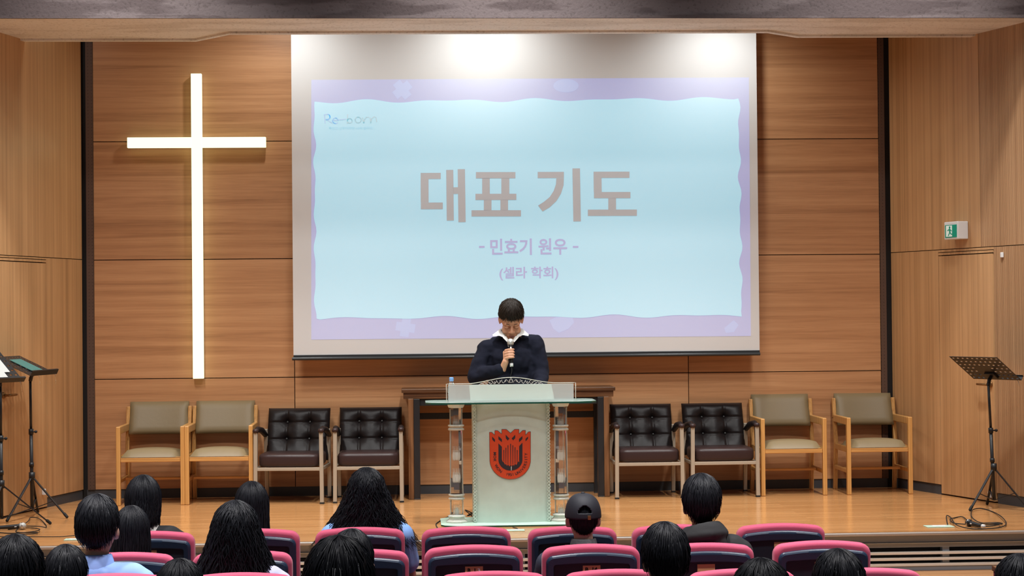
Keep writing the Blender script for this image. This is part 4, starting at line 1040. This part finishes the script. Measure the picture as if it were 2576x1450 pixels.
def cap_extra(t, mat):
    collar(t, 'grey_cloth')
    m = MB(); n, r_ = 96, 36; vs = []; fs = []; keep = []
    for i in range(r_+1):
        tt = math.radians(2+i*(92-2)/r_)
        for j in range(n):
            a = 2*math.pi*j/n; vs.append((.097*math.sin(tt)**.78*math.sin(a), -.117*math.sin(tt)**.78*math.cos(a), .122*math.copysign(abs(math.cos(tt))**.9, math.cos(tt))+.004))
    for i in range(r_):
        for j in range(n):
            a = 2*math.pi*(j+.5)/n; a = (a+math.pi) % (2*math.pi)-math.pi; lat = i/r_
            if (a/.42)**2+((lat-.93)/.30)**2 < 1 and lat < .86: continue        # opening above the strap
            fs.append((i*n+j, i*n+(j+1) % n, (i+1)*n+(j+1) % n, (i+1)*n+j))
    m.add(vs, fs); m.ell((0, 0, .127), (.011, .011, .006))
    cp = m.build('cap', ['cap_cloth'], t, smooth=True, local=True); cp.location = HC+Vector((0, -.004, .012))
    so = cp.modifiers.new('solid', 'SOLIDIFY'); so.thickness = .004
    m = MB(); vs = []; fs = []
    for i in range(7):
        for j in range(17):
            u = j/16*2-1; q = i/6; a = u*1.0; vs.append((.089*math.sin(a)*(1+.1*q), .108*math.cos(a)+.075*q*math.cos(a*.9), .008-.022*q-.012*u*u*q))
    for i in range(6):
        for j in range(16): a = i*17+j; fs.append((a, a+1, a+18, a+17))
    m.add(vs, fs); vz = m.build('visor', ['cap_cloth'], cp, smooth=True, local=True); vz.modifiers.new('solid', 'SOLIDIFY').thickness = .004
    m = MB(); m.box((.022, -.119, .008), (.017, .004, .022)); bk = m.build('buckle', ['brass'], cp, local=True, bevel=.002)
R1, R2, R3, R4, R5, R6 = -6.72, -7.62, -8.50, -9.38, -10.26, -11.14     # backs of the seat rows
audience('woman with chin-length black bob and white collar, in front of a pink-topped seat', 360, 1203, R1+.25, 'bob', 'black_cloth', seed=11, extra=white_collar)
audience('woman with straight black hair, seen between wooden chairs and a wavy-haired woman', 633, 1218, R1+.25, 'straight', 'black_cloth', seed=12)
audience('woman with long wavy black hair in a light blue short-sleeved blouse', 922, 1185, R1+.25, 'wavy', 'blouse_blue', 'short', seed=13)
audience('woman with long dark hair half hidden behind the man in the blue shirt', 330, 1280, R2+.25, 'straight', 'black_cloth', seed=14)
audience('man in a black cap and dark jacket with a grey collar, seen from behind', 1466, 1246, R2+.25, 'nape', 'navy_cloth', seed=15, extra=cap_extra)
audience('man with full black hair in a black hooded sweatshirt', 1764, 1210, R2+.25, 'full', 'black_cloth', seed=16, extra=hood, rz=-.08, hk=1.1)
audience('man with short black hair in a light blue collared shirt', 245, 1260, R3+.25, 'full', 'shirt_blue', seed=17, extra=collar, hk=1.02)
audience('woman with long loose wavy black hair and a lavender top', 592, 1270, R3+.25, 'wavy2', 'lavender', seed=18)
audience('dark-haired man leaning, head rising behind a bigger tousled black head', 884, 1345, R4+.25, 'short', 'grey_cloth', seed=19, hk=1.03)
audience('person with thick black hair, head overlapping the pink seat of the hooded man', 1672, 1335, R4+.25, 'full', 'grey_cloth', seed=20, hk=1.08)
audience('person with black hair at the picture corner, below the music stands', 38, 1368, R5+.25, 'full', 'grey_cloth', seed=21, hk=1.02)
audience('person with black hair between the corner head and the blue-shirted man', 166, 1383, R4+.25, 'short', 'grey_cloth', seed=22, hk=1.02)
audience('big tousled black head of a person low in front, nearest the viewer', 852, 1378, R6+.25, 'full', 'grey_cloth', seed=23, hk=1.04)
audience('person with parted black hair, only the crown showing beside the long-haired woman', 452, 1420, R5+.25, 'short', 'grey_cloth', seed=24)
audience('person whose black crown shows in front of the seat beside the hooded man', 1914, 1422, R6+.25, 'short', 'grey_cloth', seed=25)
audience('person whose black crown shows in front of the last pink seat of its row', 2108, 1400, R5+.25, 'full', 'grey_cloth', seed=26)
audience('person with dark hair beside the wooden aisle panel in the picture corner', 2566, 1412, R5+.25, 'full', 'grey_cloth', seed=27)

# ------------------------------------------------------------------ auditorium seats
def auditorium_seat():
    t = thing('auditorium_seat', 'x', 'seat', (0, 0, 0), 'auditorium seats')
    W, Ht, Hb = .458, .905, .36
    def outline(w, top, bot, r, dome, n=10):
        pts = [(-w/2, bot), (-w/2, top-r-dome)]
        for i in range(1, 7): a = math.pi-math.pi/2*i/6; pts.append((-w/2+r+r*math.cos(a), top-dome-r+r*math.sin(a)))
        for i in range(1, n): u = i/n*2-1; pts.append((u*(w/2-r), top-dome*u*u))
        for i in range(0, 6): a = math.pi/2-math.pi/2*i/6; pts.append((w/2-r+r*math.cos(a), top-dome-r+r*math.sin(a)))
        pts += [(w/2, top-r-dome), (w/2, bot)]; return pts
    m = MB(); o0, o1 = outline(W, Ht, Hb, .05, .012), outline(W-.03, Ht-.012, Hb, .045, .012)
    lay = [(o1, .0), (o0, .012), (o0, .065), (o1, .085)]; n = len(o0); vs = []; fs = []
    for o_, y in lay: vs += [(x, y+.05*(.5-(z-Hb)/(Ht-Hb))*-1*.0+(.9-z)*.10, z) for x, z in o_]
    for k in range(3):
        for j in range(n): fs.append((k*n+j, k*n+(j+1) % n, (k+1)*n+(j+1) % n, (k+1)*n+j))
    fs += [tuple(reversed(range(n))), tuple(range(3*n, 4*n))]; m.add(vs, fs); m.build('backrest', ['seat_pink'], t, smooth=True, bevel=.01, seg=3)
    m = MB(); p0, p1, p2 = outline(W-.034, Ht-.032, Hb+.0, .036, .013), outline(W-.050, Ht-.044, Hb, .032, .013), outline(W-.105, Ht-.084, Hb, .012, .006); vs = []; fs = []
    lay = [(p0, .004), (p0, -.010), (p1, -.018), (p2, -.018), (p2, -.006)]; n = len(p0)
    for o_, y in lay: vs += [(x, y+(.9-z)*.10, z) for x, z in o_]
    for k in range(4):
        for j in range(n): fs.append((k*n+j, k*n+(j+1) % n, (k+1)*n+(j+1) % n, (k+1)*n+j))
    m.add(vs, fs); m.add([vs[4*n+j] for j in range(n)], [tuple(range(n))], 1); m.build('back_shell', ['seat_navy', 'seat_navy_dark'], t, bevel=.006, seg=3)
    m = MB(); z = Ht-.110; m.box((0, (.9-z)*.10-.0085, z), (.083, .004, .035)); m.build('number_plate', ['plate_bronze'], t, bevel=.001)
    m = MB(); rbox(m, (0, .30, .41), (W-.03, .42, .11)); m.build('seat_cushion', ['seat_pink'], t, smooth=True)
    for s in (-1, 1):
        m = MB(); m.box((s*(W/2+.018), .16, .585), (.034, .30, .03)); m.build('armrest', ['seat_navy_dark'], t, bevel=.008)
        m = MB(); m.box((s*(W/2+.018), .17, .29), (.026, .22, .58)); m.build('leg', ['black_metal'], t, bevel=.004)
    return t
seat0 = auditorium_seat()
def seat_text(t, body, white=None):
    pl = [c for c in t.children if c.name.startswith('number_plate')][0]; z = .905-.110; y = (.9-z)*.10-.0112
    m = MB(); fit_text(m, body, (-.002 if white is None else -.012, z), .056 if white is None else .036, .0175, y, .035); o = m.build('number_text', ['ink'], pl, local=True)
    if white:
        m = MB(); fit_text(m, white, (.022, z), .0125, .0175, y, .03); m.build('painted_digit', ['white_plastic'], pl, local=True)
used = [False]
def put_seat(px, Y, ytop, label, grp):
    p = at(px, ytop, Y); loc = (p.x, Y, FLOOR)
    t = seat0 if not used[0] else copy_thing(seat0, loc, 0)
    used[0] = True
    t.location = loc; t['label'] = label; t['group'] = grp
    t.scale = (1, 1, (p.z-FLOOR)/.905)
    return t
for px, yt, lab in ((373, 1340, 'pink-topped navy seat holding the bob-haired woman'), (639, 1334, 'pink-topped navy seat holding the straight-haired woman, beside the wavy-haired woman in blue'), (905, 1330, 'pink-topped navy seat holding the wavy-haired woman in the blue blouse'), (1173, 1328, 'empty pink-topped navy seat just before the lectern base'),
                    (1441, 1327, 'pink-topped navy seat directly beyond the man in the cap'), (1703, 1323, 'pink-topped navy seat directly beyond the hooded man'), (1967, 1320, 'empty pink-topped navy seat alone at the end of the front row')):
    put_seat(px, R1, yt, lab, 'front row of auditorium seats')
plates = {}
for px, yt, lab in ((310, 1394, 'pink-topped navy seat just ahead of the man in the blue shirt'), (608, 1389, 'pink-topped navy seat just ahead of the woman with loose wavy hair and lavender top'), (903, 1386, 'pink-topped navy seat half covered by the tousled head, behind the woman in blue'), (1192, 1375, 'empty pink-topped navy seat with a bronze plate ending in a white digit'),
                    (1488, 1373, 'pink-topped navy seat of the man in the cap, bronze plate numbered 14'), (1776, 1370, 'pink-topped navy seat of the hooded man'), (2071, 1364, 'empty pink-topped navy seat at the end of the second row, by the stage slats')):
    plates[px] = put_seat(px, R2, yt, lab, 'second row of auditorium seats')
seat_text(plates[1192], 'B  1', '3'); seat_text(plates[1488], 'B  14')
for px, yt, lab in ((283, 1448, 'pink-topped navy seat of the man in the blue shirt'), (600, 1446, 'pink-topped navy seat of the woman in the lavender top'), (1240, 1442, 'pink seat top right below the bronze plate with the white digit'),
                    (1556, 1437, 'pink seat top below the bronze plate numbered 14'), (1870, 1436, 'pink seat top between two black crowns, below the hooded man'), (2188, 1434, 'pink seat top at the end of the third row, over the wooden floor')):
    put_seat(px, R3, yt, lab, 'third row of auditorium seats')
# wooden-topped aisle panel at the picture corner
Y = -9.2; p = at(2499, 1424, Y)
ap = thing('aisle_panel', 'red-sided aisle end panel with a brown wooden top in the picture corner', 'panel', (p.x+.1, Y, FLOOR))
mb = MB(); mb.hexa([(p.x, Y, FLOOR), (p.x+.06, Y-.45, FLOOR), (p.x+.12, Y-.45, FLOOR), (p.x+.25, Y, FLOOR)], [(p.x, Y, p.z-.02), (p.x+.06, Y-.45, p.z-.06), (p.x+.12, Y-.45, p.z-.06), (p.x+.25, Y, p.z-.02)]); mb.build('side_panel', ['red_side'], ap)
mb = MB(); mb.hexa([(p.x-.004, Y+.01, p.z-.02), (p.x+.06, Y-.46, p.z-.06), (p.x+.14, Y-.46, p.z-.06), (p.x+.26, Y+.01, p.z-.02)], [(p.x-.004, Y+.01, p.z), (p.x+.06, Y-.46, p.z-.04), (p.x+.14, Y-.46, p.z-.04), (p.x+.26, Y+.01, p.z)]); mb.build('top_board', ['desk_wood'], ap, bevel=.002)

# ------------------------------------------------------------------ the speaker
PY = -1.78
def wp(x, y, dy=0.): return at(x, y, PY+dy)
sp_ = thing('person', 'young man in a navy sweater over a white collar, head bowed, speaking at the lectern', 'person', (at(1284, 900, PY).x, PY, 0))
hx = at(1285, 800, PY).x
HEAD = Matrix.Translation(Vector((hx, PY-.035, at(1285, 808, PY).z))) @ Matrix.Rotation(math.radians(30), 4, 'X') @ Matrix.Scale(1.10, 4)
def face(m):
    e = lambda c, r: m.ell(c, r, 0, HEAD, 24, 16); c_ = lambda a, b, r0, r1: m.cap(HEAD @ Vector(a), HEAD @ Vector(b), r0*1.1, r1*1.1)
    e((0, .012, .03), (.077, .097, .092)); e((0, -.028, -.045), (.064, .066, .078)); e((0, -.075, -.100), (.027, .022, .019)); e((0, -.05, .045), (.062, .045, .05))
    c_((0, -.090, .004), (0, -.108, -.030), .008, .0125); e((.014, -.098, -.036), (.010, .011, .008)); e((-.014, -.098, -.036), (.010, .011, .008))
    c_((-.046, -.079, .022), (-.014, -.088, .018), .009, .009); c_((.046, -.079, .022), (.014, -.088, .018), .009, .009)
    for s in (-1, 1):
        e((s*.033, -.081, -.003), (.018, .011, .010)); e((s*.040, -.058, -.038), (.028, .030, .032)); e((s*.079, .012, .000), (.009, .019, .030)); e((s*.085, .018, .006), (.006, .012, .023))
    e((0, -.092, -.066), (.023, .010, .0065)); e((0, -.089, -.078), (.019, .010, .007)); e((0, -.07, -.07), (.035, .03, .03))
neck_b = Vector((hx, PY+.035, at(1285, 848, PY).z)); neck_t = HEAD @ Vector((0, .03, -.06))
sh_z = at(1284, 858, PY).z
shL, shR = Vector((at(1222, 877, PY).x, PY+.02, at(1222, 877, PY).z)), Vector((at(1346, 862, PY).x, PY+.02, at(1346, 862, PY).z))   # his right (towards the cross), his left
elL = at(1197, 946, PY-.04); elR = at(1362, 940, PY-.02)
MX = at(1286, 890, PY-.22); mic_h, mic_t = at(1284, 861, PY-.19), at(1287, 922, PY-.235)
wrL = at(1264, 929, PY-.20); wrR = Vector((at(1352, 980, PY).x, -2.02, tz+.05))
def arms(m, g=0., hands=True, upto=1.):
    for sh, el, wr in ((shL, elL, wrL), (shR, elR, wrR)):
        m.cap(sh+Vector((0, 0, -.012)), el, .053+g, .046+g); m.cap(el, el+(wr-el)*upto, .046+g*.95, .030+g*(1.0 if upto == 1 else 1.0))
def torso(m, g=0.):
    cx = (shL.x+shR.x)/2; y = PY+.03
    m.ell((cx, y, 1.02), (.165+g, .115+g, .20)); m.ell((cx, y, 1.22), (.175+g, .125+g, .19)); m.cap(shL+Vector((.02, 0, -.005)), shR+Vector((-.02, 0, -.005)), .052+g, .052+g); m.ell((cx, y+.01, sh_z-.015), (.15+g, .085+g, .075))
    m.ell((cx, y, .92), (.165+g, .12+g, .14))
mb = MB(); face(mb); mb.cap(neck_t, neck_b, .058, .066); torso(mb); arms(mb)
cx_ = (shL.x+shR.x)/2
for s in (-1, 1):
    mb.cap((cx_+s*.09, PY+.03, .90), (cx_+s*.10, PY+.01, .48), .088, .058); mb.cap((cx_+s*.10, PY+.01, .48), (cx_+s*.105, PY+.04, .09), .056, .040); mb.cap((cx_+s*.105, PY+.05, .05), (cx_+s*.115, PY-.10, .04), .040, .032)
# right hand closed round the microphone: palm beside it, four bent fingers across the front, thumb behind
ax = (mic_t-mic_h).normalized(); gc = mic_h+ax*.105
def hp(x, y, z): return gc+Vector((x, y, 0))-ax*z
palm0, palm1 = hp(-.046, .004, .022), hp(-.044, .006, -.034)
mb.cap(wrL, hp(-.045, .004, -.05), .027, .026); mb.cap(palm0, palm1, .017, .019); mb.cap(hp(-.036, -.012, .018), hp(-.036, -.008, -.036), .014, .014)
for i, (z, L_) in enumerate(((.042, .92), (.021, 1.), (.000, .97), (-.020, .82))):
    a, b, c, d = hp(-.042, -.016, z-.004), hp(-.014*L_-.006, -.037, z+.004), hp(.012*L_, -.031, z+.005), hp(.024*L_, -.014, z+.004)
    mb.cap(a, b, .0105, .0095); mb.cap(b, c, .0092, .0086); mb.cap(c, d, .0084, .0074)
mb.cap(hp(-.034, .018, -.03), hp(-.012, .034, .0), .0125, .011); mb.cap(hp(-.012, .034, .0), hp(.010, .027, .024), .0105, .0085)
# left hand resting on the lectern top
mb.ell(wrR+Vector((-.01, -.055, -.012)), (.040, .050, .016))
for i in range(4):
    o_ = wrR+Vector((.022-.020*i, -.095, -.014)); mb.cap(o_, o_+Vector((-.003, -.034, -.006)), .0095, .0088); mb.cap(o_+Vector((-.003, -.034, -.006)), o_+Vector((-.005, -.062, -.02)), .0085, .0072)
mb.cap(wrR+Vector((-.045, -.04, -.014)), wrR+Vector((-.072, -.085, -.022)), .011, .009)
me = remesh(mb, .0042, 3, .5); link('body', me, ['skin'], sp_)
mb = MB(); torso(mb, .020); arms(mb, .020, upto=.86); mb.cap(elR, elR+(wrR-elR)*.98, .060, .046); mb.cap(at(1330, 905, PY), at(1336, 960, PY), .06, .06); mb.cap(neck_b, neck_b+Vector((0, .0, -.03)), .078, .085)
mb.ell(elL+Vector((0, .01, -.015)), (.070, .062, .062)); mb.cap(elL+(wrL-elL)*.80, elL+(wrL-elL)*.90, .052, .048)
me = remesh(mb, .009, 4)
rndv = random.Random(3)
sw = link('sweater', me, ['sweater'], sp_)
tx = bpy.data.textures.new('cloth_folds', 'CLOUDS'); tx.noise_scale = .075; tx.noise_depth = 1
dm = sw.modifiers.new('folds', 'DISPLACE'); dm.texture = tx; dm.strength = .022; dm.mid_level = .5; dm.texture_coords = 'LOCAL'
mb = MB()
for s in (-1, 1): mb.cap((cx_+s*.09, PY+.03, .90), (cx_+s*.10, PY+.01, .48), .098, .072); mb.cap((cx_+s*.10, PY+.01, .48), (cx_+s*.105, PY+.04, .09), .072, .060)
mb.ell((cx_, PY+.03, .93), (.178, .13, .09)); link('trousers', remesh(mb, .014, 4), ['trousers'], sp_)
for s in (-1, 1):
    mb = MB(); mb.ell((cx_+s*.112, PY-.04, .045), (.048, .14, .045)); mb.build('shoe', ['shoe'], sp_, smooth=True)
hm = hair_mesh('fringe', 77, 1.0)
m2 = MB(); flip = Matrix.Rotation(math.pi, 4, 'Z')
m2.add(hm.v, hm.f, 0, HEAD @ Matrix.Translation((0, .008, .028)) @ flip); m2.build('hair', ['hair_brownish'], sp_, smooth=True, fix=False)
def fpt(x, y, z): return HEAD @ Vector((x, y, z))
for s in (-1, 1):
    mb = MB(); mb.tube([fpt(s*.013, -.098, .022), fpt(s*.03, -.094, .028), fpt(s*.050, -.080, .024)], [.0018, .0026, .0012], 8); mb.build('eyebrow', ['lash_brown'], sp_, smooth=True)
    mb = MB(); mb.tube([fpt(s*.017, -.0905, -.007), fpt(s*.033, -.0935, -.0115), fpt(s*.050, -.0855, -.0075)], [.0008, .0013, .0006], 8); mb.build('eyelash', ['lash_brown'], sp_, smooth=True)
mb = MB(); mb.tube([fpt(-.024, -.0935, -.071), fpt(-.010, -.1015, -.068), fpt(0, -.1025, -.069), fpt(.010, -.1015, -.068), fpt(.024, -.0935, -.071)], [.002, .0048, .004, .0048, .002], 10); mb.tube([fpt(-.021, -.092, -.074), fpt(0, -.099, -.079), fpt(.021, -.092, -.074)], [.002, .0062, .002], 10); mb.build('lips', ['lips'], sp_, smooth=True)
# white shirt collar over the sweater neck
def cz(x, y, dy): p = at(1150+x/5.577, 730+y/5.577, PY+dy); return p
mb = MB()
for pts in ([(606, 545, .0), (497, 628, -.055), (505, 648, -.07), (590, 642, -.10), (640, 660, -.115), (668, 640, -.10), (625, 600, -.06)], [(640, 640, -.105), (640, 668, -.118), (705, 735, -.128), (722, 700, -.115), (690, 650, -.10)],
            [(905, 535, .0), (1004, 622, -.055), (1000, 646, -.07), (920, 632, -.10), (862, 660, -.115), (835, 640, -.10), (880, 590, -.06)], [(862, 640, -.105), (862, 668, -.118), (800, 735, -.128), (785, 700, -.115), (815, 650, -.10)],
            [(700, 700, -.119), (720, 690, -.11), (728, 800, -.128), (716, 800, -.128)]):
    P = [cz(*q) for q in pts]; c = sum(P, Vector())/len(P); n = len(P)
    vs = P+[c+Vector((0, -.004, 0))]+[p+Vector((0, .006, 0)) for p in P]+[c+Vector((0, .004, 0))]
    fs = [(i, (i+1) % n, n) for i in range(n)]+[((i+1) % n+n+1, i+n+1, 2*n+1) for i in range(n)]+[(i, i+n+1, (i+1) % n+n+1, (i+1) % n) for i in range(n)]
    mb.add(vs, fs)
ringp = [(hx+.088*math.cos(a), PY+.012+.075*math.sin(a), at(1285, 835, PY).z+.02*math.sin(a)) for a in np.linspace(0, 6.283, 29)[:-1]]
mb.tube(ringp, .014, 8, closed=True); mb.build('shirt_collar', ['shirt_white'], sp_, smooth=False)
microphone('microphone', 'silver-headed microphone held in the hand of the speaking man', mic_h, mic_t)
cable('microphone_cable', 'black cable hanging from the microphone in the speaking man\'s hand', [mic_t+ax*.002, mic_t+ax*.04, at(1285, 945, PY-.24), at(1283, 970, PY-.22), Vector((at(1300, 1000, -2.0).x, -1.93, .80)), Vector((at(1310, 1100, -1.95).x, -1.93, .35)), Vector((at(1310, 1100, -1.95).x, -1.90, .006)), Vector((at(1250, 1100, -1.95).x, -1.86, .005))], .0035)
